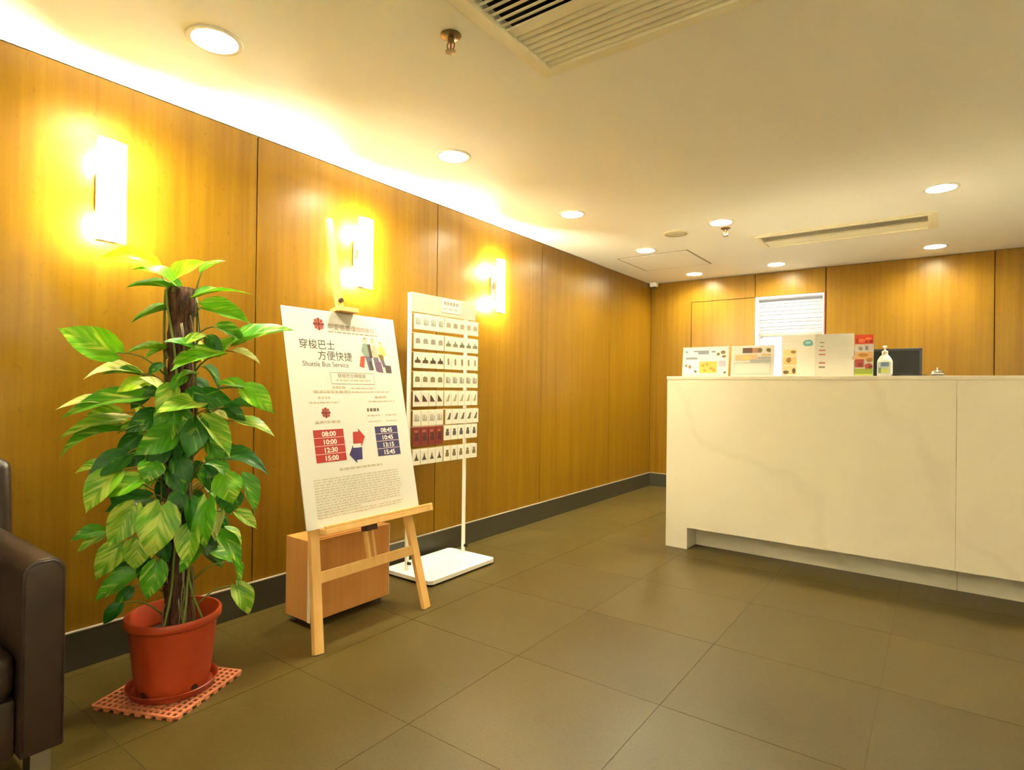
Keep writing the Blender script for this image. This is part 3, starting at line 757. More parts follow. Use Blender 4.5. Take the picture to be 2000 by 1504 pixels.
pprint('heading_lettering', (128, 118, 94), lambda bm, z: text_into(bm, '穿梭巴士時間表', 0.258, 0.677, 0.0225, z=z, sx=1.1))
pprint('small_print', (178, 168, 140), lambda bm, z: (words_into(bm, 0.248, 0.456, 0.660, 0.007, z, random.Random(3)), words_into(bm, 0.222, 0.295, 0.622, 0.013, z, random.Random(4)), words_into(bm, 0.33, 0.482, 0.622, 0.006, z, random.Random(5)),
   words_into(bm, 0.115, 0.32, 0.602, 0.012, z, random.Random(6)), words_into(bm, 0.33, 0.57, 0.604, 0.006, z, random.Random(7)), words_into(bm, 0.135, 0.20, 0.574, 0.011, z, random.Random(8)), words_into(bm, 0.085, 0.25, 0.554, 0.006, z, random.Random(9)),
   words_into(bm, 0.47, 0.545, 0.574, 0.011, z, random.Random(10)), words_into(bm, 0.425, 0.60, 0.556, 0.006, z, random.Random(11)), words_into(bm, 0.105, 0.245, 0.461, 0.011, z, random.Random(12)),
   words_into(bm, 0.408, 0.487, 0.484, 0.007, z, random.Random(13)), words_into(bm, 0.525, 0.60, 0.484, 0.007, z, random.Random(14)), words_into(bm, 0.408, 0.487, 0.455, 0.005, z, random.Random(15)), words_into(bm, 0.525, 0.60, 0.455, 0.005, z, random.Random(16)),
   words_into(bm, 0.205, 0.47, 0.238, 0.010, z, random.Random(17))))
pprint('small_lettering', (98, 90, 72), lambda bm, z: (words_into(bm, 0.41, 0.485, 0.508, 0.016, z, random.Random(18)),))
def para(bm, z):
    q = random.Random(21)
    for k in range(15):
        v = 0.205 - k*0.0118
        words_into(bm, 0.060, q.choice((0.57, 0.56, 0.55, 0.30, 0.52)), v, 0.0055, z, q)
pprint('paragraph_print', (186, 176, 148), para)
def block(u0, u1, col, times, nm):
    pprint('timetable_block', col, lambda bm, z: fq(bm, u0, u1, 0.283, 0.431, z))
    pprint('timetable_rule', (226, 196, 186), lambda bm, z: [fq(bm, u0, u1, 0.283+0.037*k-0.0012, 0.283+0.037*k+0.0012, z) for k in (1, 2, 3)], Z2)
    pprint('time_lettering', (244, 226, 214), lambda bm, z: [text_into(bm, s, (u0+u1)/2, 0.283+0.037*(3-k)+0.0065, 0.031, 'CENTER', z, bold=0.0007, sx=1.12) for k, s in enumerate(times)], Z2)
block(0.087, 0.252, (164, 40, 32), ('08:00', '10:00', '12:30', '15:00'), 'red')
block(0.443, 0.592, (54, 46, 92), ('08:45', '10:45', '13:15', '15:45'), 'blue')
pprint('arrow', (170, 48, 34), lambda bm, z: flat(bm, [(0.300, 0.356), (0.306, 0.412), (0.340, 0.412), (0.338, 0.429), (0.375, 0.386), (0.347, 0.338), (0.346, 0.356)], z))
pprint('arrow', (52, 44, 96), lambda bm, z: flat(bm, [(0.350, 0.336), (0.344, 0.278), (0.310, 0.278), (0.311, 0.262), (0.270, 0.306), (0.297, 0.350), (0.298, 0.336)], z))
def P_(polys): return lambda bm, z: [flat(bm, p, z) for p in polys]
px = lambda a, b: (0.385 + a*0.235, 0.70 + b*0.19)     # picture frame coordinates
q_ = lambda *pts: [px(*p) for p in pts]
def disc(a, b, r): return [px(a + r*math.cos(2*PI*k/10), b + r*1.15*math.sin(2*PI*k/10)) for k in range(10)]
pprint('travellers_picture', (206, 178, 146), P_([disc(.29, .90, .06), disc(.50, .90, .06), disc(.72, .82, .06)]))
pprint('travellers_picture', (134, 112, 84), P_([q_((.23, .93), (.29, .99), (.36, .93), (.34, .96)), q_((.44, .93), (.5, .99), (.57, .93), (.53, .96)), q_((.66, .86), (.72, .91), (.78, .86), (.74, .88))]))
pprint('travellers_picture', (128, 146, 128), P_([q_((.16, .60), (.22, .82), (.36, .82), (.38, .48), (.24, .48))]))
pprint('travellers_picture', (84, 62, 46), P_([q_((.34, .80), (.42, .82), (.45, .44), (.37, .44)), q_((.45, .62), (.49, .68), (.50, .54), (.46, .54))]))
pprint('travellers_picture', (222, 170, 140), P_([q_((.46, .80), (.57, .80), (.62, .46), (.46, .46))]))
pprint('travellers_picture', (236, 206, 110), P_([q_((.63, .76), (.80, .76), (.86, .52), (.64, .50))]))
pprint('travellers_picture', (120, 96, 40), P_([q_((.62, .54), (.76, .56), (.76, .40), (.66, .40))]))
pprint('travellers_picture', (104, 94, 116), P_([q_((.24, .48), (.42, .46), (.42, .10), (.31, .10)), q_((.46, .46), (.60, .46), (.66, .08), (.50, .08)), q_((.66, .40), (.76, .40), (.80, .22), (.72, .18))]))
pprint('travellers_picture', (176, 70, 48), P_([q_((.12, .46), (.24, .48), (.18, .16), (.06, .20))]), Z2)
pprint('travellers_picture', (110, 76, 104), P_([q_((.50, .32), (.66, .34), (.70, .04), (.53, .06))]), Z2)
pprint('travellers_picture', (78, 64, 64), P_([q_((.76, .26), (.94, .24), (.94, .04), (.78, .04)), q_((.32, .34), (.40, .34), (.44, .12), (.36, .10))]), Z2)

# ------------------------------------------------------------------ low wooden cabinet behind the easel
cb = thing('low_cabinet', 'low pale wood cabinet on castors tucked behind the easel', 'cabinet', (0.315, 1.845, 0))
B('carcass', -0.095, 0.078, -0.235, 0.235, 0.035, 0.405, BOXWOOD, cb, 0.002)
dd = B('door', 0.080, 0.098, -0.235, 0.235, 0.035, 0.403, BOXWOOD, cb, 0.002)
for s in (-1, 1): B('edge_strip', 0.0795, 0.0985, s*0.2365-0.0015, s*0.2365+0.0015, 0.035, 0.403, mat('edge_white', S(226, 208, 176), 0.4), dd, 0.0005, 1)
for xx in (-0.07, 0.07):
    for yy in (-0.2, 0.2):
        bm = bmesh.new(); tube(bm, [(xx, yy-0.008, 0.016), (xx, yy+0.008, 0.016)], 0.016, 14); cs = obj('caster', bm, mat('castor_wheel', S(120, 108, 96), 0.5), cb, 'auto')
        B('fork', xx-0.012, xx+0.012, yy-0.011, yy+0.011, 0.026, 0.036, STEEL, cs, 0.001, 1)

# ------------------------------------------------------------------ card rack
rk = thing('card_rack', 'white metal floor rack of hanging cards between easel and corner', 'rack', (0.23, 2.66, 0))
bm = bmesh.new(); prism(bm, [(-0.175, -0.30), (0.195, -0.30), (0.215, -0.28), (0.215, 0.265), (0.195, 0.285), (-0.155, 0.285), (-0.175, 0.265)], 0.012, 0.034, 'xy'); obj('base_plate', bm, WHITEM, rk)
for xx, yy in ((-0.15, -0.27), (0.18, -0.27), (0.18, 0.25), (-0.15, 0.25)):
    bm = bmesh.new(); lathe(bm, [(0.014, 0.0), (0.014, 0.012)], 12, (xx, yy, 0)); obj('foot', bm, DARK, rk)
RX = -0.045
for yy in (-0.235, 0.285-0.0): 
    bm = bmesh.new(); tube(bm, [(RX, yy if yy < 0 else 0.272, 0.034), (RX, yy if yy < 0 else 0.272, 1.672)], 0.0125, 14); obj('post', bm, WHITEM, rk, 'auto')
    bm = bmesh.new(); tube(bm, [(RX+0.012, yy if yy < 0 else 0.272, 0.075), (RX+0.03, yy if yy < 0 else 0.272, 0.075)], 0.010, 10); obj('lock_knob', bm, DARK, rk, 'auto')
hb = B('header_board', RX+0.013, RX+0.019, -0.245, 0.345, 1.560, 1.676, BOARDGREY, rk, 0.001, 1)
hl = B('header_label', RX+0.0192, RX+0.021, 0.015, 0.195, 1.585, 1.672, PAPER, hb, 0.0005, 1)
bm = bmesh.new()
text = bmesh.new()
q = random.Random(5)
for k in range(5): fq(bm, 0.035+k*0.028, 0.057+k*0.028, 1.632, 1.654)
for k in range(3): fq(bm, 0.03+k*0.05, 0.065+k*0.05, 1.606, 1.612)
text.free()
bmesh.ops.transform(bm, matrix=Matrix(((0, 0, 1, RX+0.0214), (1, 0, 0, 0), (0, 1, 0, 0), (0, 0, 0, 1))), verts=bm.verts)
obj('label_print', bm, mat('print_150_142_128', S(150, 142, 128), 0.5), hb)
def tri(c): return [[(-0.019, -0.022), (0.019, -0.022), (0.006, -0.002), (0.0, 0.024), (-0.007, -0.002)]]
SH = {
 'bars': [[(-0.02, -0.02), (0.02, -0.02), (0.02, 0.014), (0.012, 0.014), (0.009, -0.012), (0.004, -0.012), (0.004, 0.02), (-0.006, 0.02), (-0.009, -0.012), (-0.012, 0.02), (-0.02, 0.02)]],
 'wedge': [[(-0.022, -0.02), (0.022, -0.02), (0.0, 0.006), (-0.020, 0.024)]],
 'patch': [[(-0.02, -0.016), (0.02, -0.016), (0.018, 0.012), (-0.004, 0.018), (-0.02, 0.010)]],
 'house': [[(-0.024, -0.018), (0.024, -0.018), (0.022, 0.0), (0.006, 0.004), (0.002, 0.018), (-0.006, 0.018), (-0.010, 0.002), (-0.024, -0.004)]],
 'tower': [[(-0.006, -0.02), (0.010, -0.02), (0.008, 0.022), (-0.008, 0.018)]],
 'slash': [[(-0.02, -0.02), (0.012, -0.02), (0.020, 0.024), (0.006, 0.02), (-0.006, -0.004)]],
 'triangle': tri(0),
 'figure': [[(-0.018, -0.03), (0.020, -0.03), (0.016, -0.006), (0.009, -0.001), (0.016, 0.004), (0.010, 0.026), (-0.006, 0.028), (-0.014, 0.006), (-0.006, 0.0), (-0.016, -0.004)]],
 'block': [[(-0.016, -0.02), (0.016, -0.02), (0.016, 0.002), (0.010, 0.006), (0.012, 0.022), (-0.012, 0.022), (-0.010, 0.006), (-0.016, 0.002)]]}
rows = [(('bars', (146, 146, 128), 'grey bar'), ('patch', (156, 140, 112), 'tan patch')), (('patch', (142, 130, 122), 'grey patch'), ('house', (120, 112, 84), 'olive house')),
 (('house', (76, 62, 40), 'dark house'), ('tower', (140, 112, 76), 'brown tower')), (('patch', (124, 112, 76), 'olive patch'), ('bars', (140, 132, 120), 'pale grey bar')),
 (('wedge', (86, 48, 40), 'dark red wedge'), ('slash', (160, 142, 108), 'tan slash')), (('bars', (160, 154, 140), 'faint grey bar'), ('slash', (92, 82, 60), 'dark slash')),
 (('figure', (74, 26, 24), 'dark figure'), ('block', (78, 78, 80), 'charcoal block')), (('triangle', (72, 62, 44), 'dark triangle'), ('block', (120, 104, 62), 'olive block'))]
ordn = ['first', 'second', 'third', 'fourth', 'fifth', 'sixth', 'seventh', 'eighth', 'ninth']
zt = [1.548, 1.432, 1.318, 1.203, 1.088, 0.972, 0.872, 0.740]
cardme, prme = {}, {}
for r in range(8):
    bm = bmesh.new(); tube(bm, [(RX+0.02, -0.235, zt[r]+0.004), (RX+0.02, 0.375 if r == 5 else 0.352, zt[r]+0.004)], 0.003, 8)
    obj('rail', bm, mat('rail_wire', S(150, 128, 84), 0.4, 0.6), rk)
    for k in range(9):
        half = 0 if k < 4 else 1
        shp, col, word = rows[r][half]
        red = (r == 6 and half == 0)
        hgt = 0.112 if red else 0.090
        y0 = -0.226 + k*0.0655 + (0.006 if half else 0.0) + (0.012 if r == 5 and half else 0)
        ttop = zt[r] - (0.0 if not red else -0.002)
        lab = '%s hanging card with %s print, row %s from top, %s from the easel' % ('dark red' if red else 'white', word, ordn[r], ordn[k])
        c = thing('hanging_card', lab, 'card', (0.23+RX+0.0245, 2.66+y0+0.0315, ttop), math.radians(R.uniform(-1.5, 1.5)), 'cards hanging on the white rack')
        key = (hgt, red)
        if key not in cardme:
            o_ = obj('card_backing', rbox(0.0, 0.004, -0.0315, 0.0315, -hgt, 0.002, 0.001, 1), mat('card_red', S(120, 38, 28), 0.45) if red else CARD, c); cardme[key] = o_.data
        else:
            o_ = bpy.data.objects.new('card_backing', cardme[key]); COL.objects.link(o_); o_.parent = c
        pk = (shp, col, hgt)
        if pk not in prme:
            bm = bmesh.new()
            for p in SH[shp]: flat(bm, p)
            bmesh.ops.transform(bm, matrix=Matrix(((0, 0, 1, 0.0045), (1, 0, 0, 0), (0, 1, 0, -hgt*0.46), (0, 0, 0, 1))), verts=bm.verts)
            o_ = obj('picture_print', bm, mat('print_%d_%d_%d' % col, S(*col), 0.5), c, fix=False); prme[pk] = o_.data
        else:
            o_ = bpy.data.objects.new('picture_print', prme[pk]); COL.objects.link(o_); o_.parent = c
        if red:
            if 'redp' not in prme:
                bm = bmesh.new()
                for p in ([(-0.020, 0.034), (0.006, 0.034), (0.010, 0.026), (-0.002, 0.018), (-0.018, 0.024)],): flat(bm, p)
                bmesh.ops.transform(bm, matrix=Matrix(((0, 0, 1, 0.0049), (1, 0, 0, 0), (0, 1, 0, -hgt*0.46), (0, 0, 0, 1))), verts=bm.verts)
                o_ = obj('picture_print', bm, mat('print_176_96_72', S(176, 96, 72), 0.5), c, fix=False); prme['redp'] = o_.data
            else:
                o_ = bpy.data.objects.new('picture_print', prme['redp']); COL.objects.link(o_); o_.parent = c
LEAVES = [
(0.407,0.944,1.541,0.349,0.788,1.553,0.103,0.65,'Y'),
(0.481,0.988,1.466,0.432,0.853,1.514,0.094,1.03,'B'),
(0.455,0.978,1.465,0.417,0.842,1.451,0.088,1.31,'G'),
(0.45,0.99,1.503,0.511,1.078,1.574,0.079,0.71,'Y'),
(0.496,1.071,1.538,0.528,1.142,1.586,0.057,1.16,'B'),
(0.505,1.04,1.449,0.552,1.122,1.468,0.06,1.08,'G'),
(0.516,1.04,1.435,0.601,1.208,1.46,0.11,1.42,'B'),
(0.516,1.065,1.399,0.607,1.197,1.349,0.104,0.75,'B'),
(0.437,0.985,1.391,0.396,0.87,1.33,0.085,1.32,'G'),
(0.418,0.819,1.223,0.361,0.668,1.297,0.11,0.07,'B'),
(0.499,1.126,1.333,0.575,1.198,1.277,0.074,0.74,'G'),
(0.537,1.186,1.269,0.656,1.356,1.335,0.11,1.13,'G'),
(0.546,1.011,1.247,0.528,0.919,1.263,0.059,1.15,'G'),
(0.53,0.998,1.268,0.568,1.059,1.297,0.048,0.76,'V'),
(0.54,1.07,1.288,0.58,1.11,1.24,0.053,0,'D'),
(0.568,1.157,1.286,0.565,1.101,1.21,0.058,0.85,'B'),
(0.567,1.106,1.222,0.566,0.932,1.161,0.11,1.07,'B'),
(0.549,1.017,1.221,0.54,0.947,1.184,0.05,1.02,'V'),
(0.553,1.026,1.153,0.554,0.955,1.126,0.048,1.17,'V'),
(0.569,1.159,1.24,0.614,1.236,1.196,0.062,1.19,'W'),
(0.456,0.956,1.244,0.428,0.844,1.222,0.073,1.32,'B'),
(0.454,0.975,1.247,0.442,0.899,1.203,0.055,1.15,'B'),
(0.473,0.943,1.186,0.474,0.897,1.145,0.039,0.55,'D'),
(0.433,0.88,1.148,0.381,0.736,1.129,0.095,1.18,'W'),
(0.444,0.879,1.148,0.41,0.778,1.146,0.066,1.21,'G'),
(0.47,0.887,1.127,0.455,0.806,1.084,0.058,0.51,'Y'),
(0.502,0.935,1.1,0.482,0.866,1.139,0.051,0.96,'W'),
(0.491,0.936,1.099,0.476,0.877,1.073,0.041,0.25,'D'),
(0.523,0.958,1.108,0.54,0.899,1.014,0.076,0,'V'),
(0.471,0.89,1.069,0.374,0.673,0.995,0.11,1.02,'G'),
(0.402,0.809,1.051,0.341,0.671,1.026,0.095,1.27,'W'),
(0.442,0.824,1.015,0.411,0.73,1.006,0.062,1.1,'V'),
(0.484,0.919,1.015,0.476,0.828,0.948,0.076,0,'D'),
(0.448,0.839,0.988,0.371,0.665,0.924,0.11,1.21,'V'),
(0.453,0.824,0.954,0.394,0.668,0.867,0.11,1.16,'G'),
(0.481,0.888,0.973,0.467,0.807,0.943,0.054,1.09,'V'),
(0.532,0.955,0.951,0.523,0.836,0.874,0.101,0,'G'),
(0.574,1.024,0.984,0.588,0.981,0.854,0.095,0,'D'),
(0.522,0.956,0.969,0.542,0.926,0.882,0.058,0.36,'V'),
(0.578,1.034,1.052,0.557,0.887,1.015,0.095,0.9,'V'),
(0.573,1.193,1.103,0.633,1.28,1.007,0.089,0.25,'B'),
(0.581,1.187,1.107,0.56,1.092,1.119,0.061,0.92,'B'),
(0.539,1.043,1.077,0.594,1.142,1.053,0.078,0,'D'),
(0.56,1.165,1.034,0.629,1.296,1.01,0.093,1.21,'D'),
(0.537,1.138,1.03,0.586,1.199,0.976,0.06,0.23,'D'),
(0.573,1.17,0.98,0.636,1.286,0.917,0.091,1.13,'V'),
(0.563,1.097,1.017,0.587,1.127,0.987,0.03,0.63,'W'),
(0.56,1.042,0.989,0.634,1.11,0.851,0.106,0.84,'V'),
(0.538,1.065,0.983,0.583,1.142,0.965,0.056,1.08,'G'),
(0.546,1.109,0.841,0.637,1.264,0.767,0.11,1.06,'D'),
(0.501,1.081,0.931,0.536,1.11,0.876,0.057,0,'D'),
(0.451,0.845,0.871,0.424,0.734,0.797,0.084,0.39,'D'),
(0.399,0.802,0.841,0.363,0.721,0.811,0.058,1.06,'V'),
(0.46,0.817,0.817,0.434,0.732,0.684,0.099,0.49,'V'),
(0.494,0.869,0.786,0.467,0.759,0.73,0.078,0.55,'B'),
(0.501,0.909,0.844,0.511,0.882,0.774,0.086,0,'G'),
(0.46,0.914,0.714,0.425,0.787,0.676,0.085,0.76,'D'),
(0.497,0.851,0.699,0.487,0.779,0.572,0.105,0,'V'),
(0.558,0.914,0.697,0.574,0.876,0.529,0.134,0,'V'),
(0.405,0.792,0.609,0.378,0.706,0.587,0.057,0.83,'G'),
(0.407,0.796,0.595,0.385,0.722,0.544,0.057,1.06,'V'),
(0.489,0.858,0.694,0.506,0.871,0.602,0.058,1.13,'W'),
(0.521,0.978,0.854,0.567,1.008,0.766,0.077,0,'D'),
(0.541,1.048,0.786,0.565,1.076,0.721,0.046,0.75,'G'),
(0.6,1.108,0.785,0.63,1.126,0.679,0.105,0,'B'),
(0.588,1.177,0.768,0.617,1.218,0.628,0.092,0.78,'G'),
(0.555,1.154,0.717,0.563,1.147,0.627,0.097,0,'D'),
(0.574,1.171,0.632,0.612,1.232,0.566,0.06,0.69,'V'),
(0.597,1.051,0.703,0.622,1.034,0.531,0.108,0.67,'G'),
(0.556,1.008,0.706,0.576,1.003,0.584,0.077,0.43,'D'),
(0.578,1.008,0.613,0.591,0.988,0.473,0.088,0.43,'V'),
(0.58,1.111,0.647,0.581,1.088,0.542,0.066,0.89,'W'),
(0.576,1.101,0.565,0.616,1.167,0.438,0.092,0.91,'G'),
(0.567,1.132,0.577,0.598,1.176,0.502,0.057,1.3,'V'),
(0.587,1.152,0.453,0.594,1.166,0.348,0.066,1.15,'G'),
(0.591,1.16,0.366,0.619,1.2,0.248,0.079,0.41,'V'),
(0.465,0.828,0.573,0.445,0.758,0.458,0.084,0.31,'V'),
(0.503,0.863,0.582,0.509,0.853,0.481,0.088,0,'V'),
(0.481,0.863,0.461,0.444,0.756,0.385,0.084,0.84,'G'),
(0.452,0.873,0.483,0.423,0.807,0.455,0.048,0.61,'D'),
(0.526,0.915,0.496,0.532,0.88,0.377,0.085,0,'G'),
(0.485,0.897,0.501,0.488,0.879,0.423,0.05,0,'D'),
(0.458,0.861,0.409,0.439,0.818,0.365,0.046,0,'D'),
(0.446,0.833,0.359,0.426,0.789,0.295,0.05,0.41,'D'),
(0.558,1.037,0.523,0.544,0.981,0.444,0.061,0.66,'G'),
(0.52,0.975,0.993,0.528,0.945,0.915,0.055,0,'G'),
(0.439,0.893,0.872,0.427,0.841,0.822,0.054,0,'D'),
(0.484,0.92,0.593,0.487,0.903,0.508,0.072,0,'D'),
(0.505,1.14,0.885,0.543,1.201,0.824,0.058,0.52,'D'),
(0.517,0.995,0.933,0.52,0.977,0.834,0.063,0.49,'D'),
(0.438,0.988,0.779,0.425,0.96,0.679,0.068,0,'D'),
(0.5,1.128,0.614,0.514,1.16,0.532,0.058,0,'D'),
(0.401,0.93,1.097,0.37,0.884,1.023,0.057,0.24,'D'),
(0.504,1.087,0.64,0.503,1.061,0.55,0.069,0,'D'),
(0.396,0.87,0.761,0.381,0.836,0.665,0.064,0.26,'D'),
(0.453,1.071,0.819,0.458,1.108,0.748,0.058,0,'D'),
(0.533,0.981,1.026,0.565,1.003,0.936,0.062,0,'G'),
(0.501,0.957,1.044,0.51,0.904,0.965,0.062,0,'G'),
(0.537,1.014,1.096,0.588,1.055,1.026,0.063,0,'D'),
(0.529,0.995,1.145,0.537,0.941,1.095,0.046,0.3,'G'),
(0.494,0.942,0.899,0.495,0.896,0.804,0.073,0,'D'),
(0.536,1.086,0.901,0.575,1.125,0.824,0.061,0,'G'),
(0.514,0.963,0.808,0.55,0.995,0.72,0.066,0,'D'),
(0.526,0.988,0.733,0.53,0.95,0.649,0.062,0,'D'),
(0.53,1.072,0.807,0.561,1.118,0.723,0.064,0,'D'),
(0.436,0.885,0.935,0.418,0.821,0.876,0.061,0,'D'),
(0.49,0.934,0.573,0.513,0.959,0.481,0.062,0,'D'),
(0.401,0.937,0.628,0.359,0.897,0.564,0.085,1.06,'D'),
(0.437,1.076,1.124,0.41,1.148,1.048,0.085,0.97,'D'),
(0.477,1.07,0.65,0.492,1.151,0.575,0.085,1.01,'G'),
(0.391,1.076,0.693,0.326,1.143,0.58,0.085,0.93,'D'),
(0.393,1.033,1.011,0.327,1.064,0.946,0.085,1.27,'D'),
(0.362,0.978,0.426,0.298,0.965,0.32,0.085,0.98,'V'),
(0.389,1.016,0.947,0.325,1.03,0.838,0.085,0.92,'D'),
(0.497,1.09,0.827,0.524,1.168,0.725,0.085,0.96,'G'),
(0.474,1.101,0.478,0.48,1.173,0.407,0.085,1.07,'D'),
(0.389,0.96,0.978,0.307,0.917,0.876,0.085,1.01,'G'),
(0.478,1.084,0.527,0.485,1.134,0.446,0.085,0.93,'D'),
(0.481,1.069,1.067,0.495,1.132,0.949,0.085,1.21,'V'),
(0.46,1.104,1.178,0.458,1.158,1.081,0.085,1.26,'D'),
(0.347,1.007,0.54,0.281,1.012,0.48,0.085,0.92,'G'),
(0.437,1.116,0.741,0.418,1.193,0.655,0.085,0.98,'G'),
(0.398,0.917,0.52,0.348,0.854,0.402,0.085,1.14,'V'),
(0.394,0.992,0.933,0.303,0.981,0.855,0.085,1.3,'G'),
(0.38,0.968,0.84,0.332,0.95,0.755,0.085,1,'V'),
(0.399,1.029,1.151,0.342,1.054,1.077,0.085,0.98,'G'),
(0.383,0.975,0.787,0.292,0.947,0.708,0.085,0.95,'V'),
(0.392,1.087,1.267,0.337,1.153,1.205,0.085,1.05,'V'),
(0.461,1.115,0.606,0.458,1.211,0.525,0.085,1.16,'D'),
(0.375,1.049,1.137,0.301,1.09,1.061,0.085,1.27,'V'),
(0.495,1.114,0.485,0.517,1.195,0.423,0.085,1.26,'G'),
(0.356,0.97,1.095,0.266,0.944,0.994,0.085,1.09,'V'),
(0.475,1.08,1.077,0.482,1.13,0.962,0.085,0.91,'D')]
# ------------------------------------------------------------------ armchair
ar = thing('armchair', 'dark brown leather armchair against the wood wall beside the plant', 'armchair', (0.42, 0.13, 0))
def pad(name, x0, x1, y0, y1, z0, z1, rad, parent=ar, seg=4):
    return obj(name, rbox(x0, x1, y0, y1, z0, z1, rad, seg), LEATHER, parent, 'auto')
def arm(y0, y1):
    bm = bmesh.new(); box(bm, -0.33, 0.39, y0, y1, 0.14, 0.652)
    bmesh.ops.recalc_face_normals(bm, faces=bm.faces)
    top = [e for e in bm.edges if abs(e.verts[0].co.z-0.652) < 1e-5 and abs(e.verts[1].co.z-0.652) < 1e-5]
    inner = [e for e in top if abs(e.verts[0].co.y-e.verts[1].co.y) < 1e-5]
    bmesh.ops.bevel(bm, geom=inner, offset=0.040, segments=5, affect='EDGES', profile=0.5)
    rest = [e for e in bm.edges if e.is_boundary is False and e.calc_face_angle(0) > 0.9]
    bmesh.ops.bevel(bm, geom=rest, offset=0.008, segments=2, affect='EDGES', profile=0.5)
    a = obj('arm', bm, LEATHER, ar, 'auto')
    bm = bmesh.new()   # welt running round the front edge
    yy0, yy1 = y0+0.006, y1-0.006
    tube(bm, [(0.389, yy0, 0.16), (0.389, yy0, 0.60)] + [(0.389, yy0+0.036*(1-math.cos(t)), 0.606+0.04*math.sin(t)) for t in (0.4, 0.8, 1.2)] + [(0.389, yy1-0.036*(1-math.cos(t)), 0.606+0.04*math.sin(t)) for t in (1.2, 0.8, 0.4)] + [(0.389, yy1, 0.60), (0.389, yy1, 0.16)], 0.0035, 6)
    obj('welt', bm, LEATHER, a, True)
arm(0.343, 0.440); arm(-0.44, -0.343)
pad('seat_base', -0.33, 0.365, -0.342, 0.342, 0.14, 0.295, 0.012, seg=2)
pad('seat_cushion', -0.20, 0.385, -0.338, 0.338, 0.297, 0.425, 0.035)
bm = rbox(-0.085, 0.085, -0.472, 0.472, -0.02, 0.50, 0.04, 4, Matrix.Translation((-0.25, 0, 0.36)) @ Matrix.Rotation(math.radians(-8), 4, 'Y')); obj('backrest', bm, LEATHER, ar, 'auto')
for xx in (-0.28, 0.352):
    for yy in (-0.39, 0.39):
        bm = bmesh.new(); prism(bm, [(xx-0.03, yy-0.022), (xx+0.03, yy-0.022), (xx+0.03, yy+0.022), (xx-0.03, yy+0.022)], 0.0, 0.14, 'xy'); obj('leg', bm, STEEL, ar)

# ------------------------------------------------------------------ plastic mat, saucer, potted pothos
AX = (0.465, 1.0)
mt = thing('drain_mat', 'pinkish plastic lattice mat under the potted plant', 'mat', (0.462, 0.995, 0), math.radians(24.4))
HW = 0.165
bm = bmesh.new()
NB = 14
for k in range(NB+1):
    u = -HW + 2*HW*k/NB
    box(bm, u-0.0045, u+0.0045, -HW, HW, 0.008, 0.0145); box(bm, -HW, HW, u-0.0045, u+0.0045, 0.0085, 0.014)
lt = obj('lattice', bm, MATP, mt); lt['kind'] = 'stuff'
bm = bmesh.new()
for s in (-1, 1):
    for k in range(8):
        u = -HW+0.018 + k*(2*HW-0.036)/7
        box(bm, u-0.010, u+0.010, s*HW-0.006, s*HW+0.006, 0.0, 0.012); box(bm, s*HW-0.006, s*HW+0.006, u-0.010, u+0.010, 0.0, 0.012)
ft = obj('rim_feet', bm, MATP, mt); ft['kind'] = 'stuff'
t = thing('plant_saucer', 'round terracotta coloured saucer under the plant pot', 'saucer', (AX[0], AX[1], 0.0146))
bm = bmesh.new(); lathe(bm, [(0.118, 0.0), (0.136, 0.004), (0.146, 0.026), (0.149, 0.028), (0.146, 0.030), (0.140, 0.027), (0.131, 0.008), (0.02, 0.006)], 40); obj('dish', bm, SAUCER, t, 'auto')

pt = thing('potted_plant', 'tall variegated climbing pothos on a moss pole in a terracotta pot', 'plant', (AX[0], AX[1], 0.0212))
Z0 = 0.0212
bm = bmesh.new(); lathe(bm, [(0.110, 0.0), (0.116, 0.003), (0.124, 0.05), (0.142, 0.232), (0.143, 0.236), (0.152, 0.238), (0.1565, 0.243), (0.1575, 0.262), (0.154, 0.268), (0.148, 0.268), (0.145, 0.262), (0.130, 0.19)], 44, cap1=False); obj('pot', bm, POT, pt, 'auto')
for a in (-100, 20, -55+75):
    pass
for a in (-72, 10, 120, 210):
    an = math.radians(a); M = Matrix.Rotation(an, 4, 'Z')
    bm = bmesh.new(); tube(bm, [M @ Vector((0.112, 0, 0.018)), M @ Vector((0.1215, 0, 0.018))], 0.011, 12); obj('drain_hole', bm, mat('hole_shadow', S(60, 26, 14), 0.9), pt)
bm = bmesh.new(); lathe(bm, [(0.129, 0.185), (0.09, 0.19), (0.03, 0.196)], 28); obj('soil', bm, SOIL, pt, True)
# moss pole, slightly rough
bm = bmesh.new(); q = random.Random(3); nz, na = 60, 18; rings = []
for i in range(nz+1):
    zz = 0.18 + (1.448-0.18)*i/nz
    rr = 0.043 + 0.003*math.sin(i*0.9)
    rings.append([bm.verts.new((0.006 + (rr+q.uniform(-0.003, 0.003))*math.cos(2*PI*k/na), 0.008 + (rr+q.uniform(-0.003, 0.003))*math.sin(2*PI*k/na), zz)) for k in range(na)])
for A, B_ in zip(rings, rings[1:]):
    for k in range(na): bm.faces.new((A[k], A[(k+1) % na], B_[(k+1) % na], B_[k]))
bm.faces.new(rings[-1]); bm.faces.new(rings[0][::-1]); obj('moss_pole', bm, MOSS, pt, True)
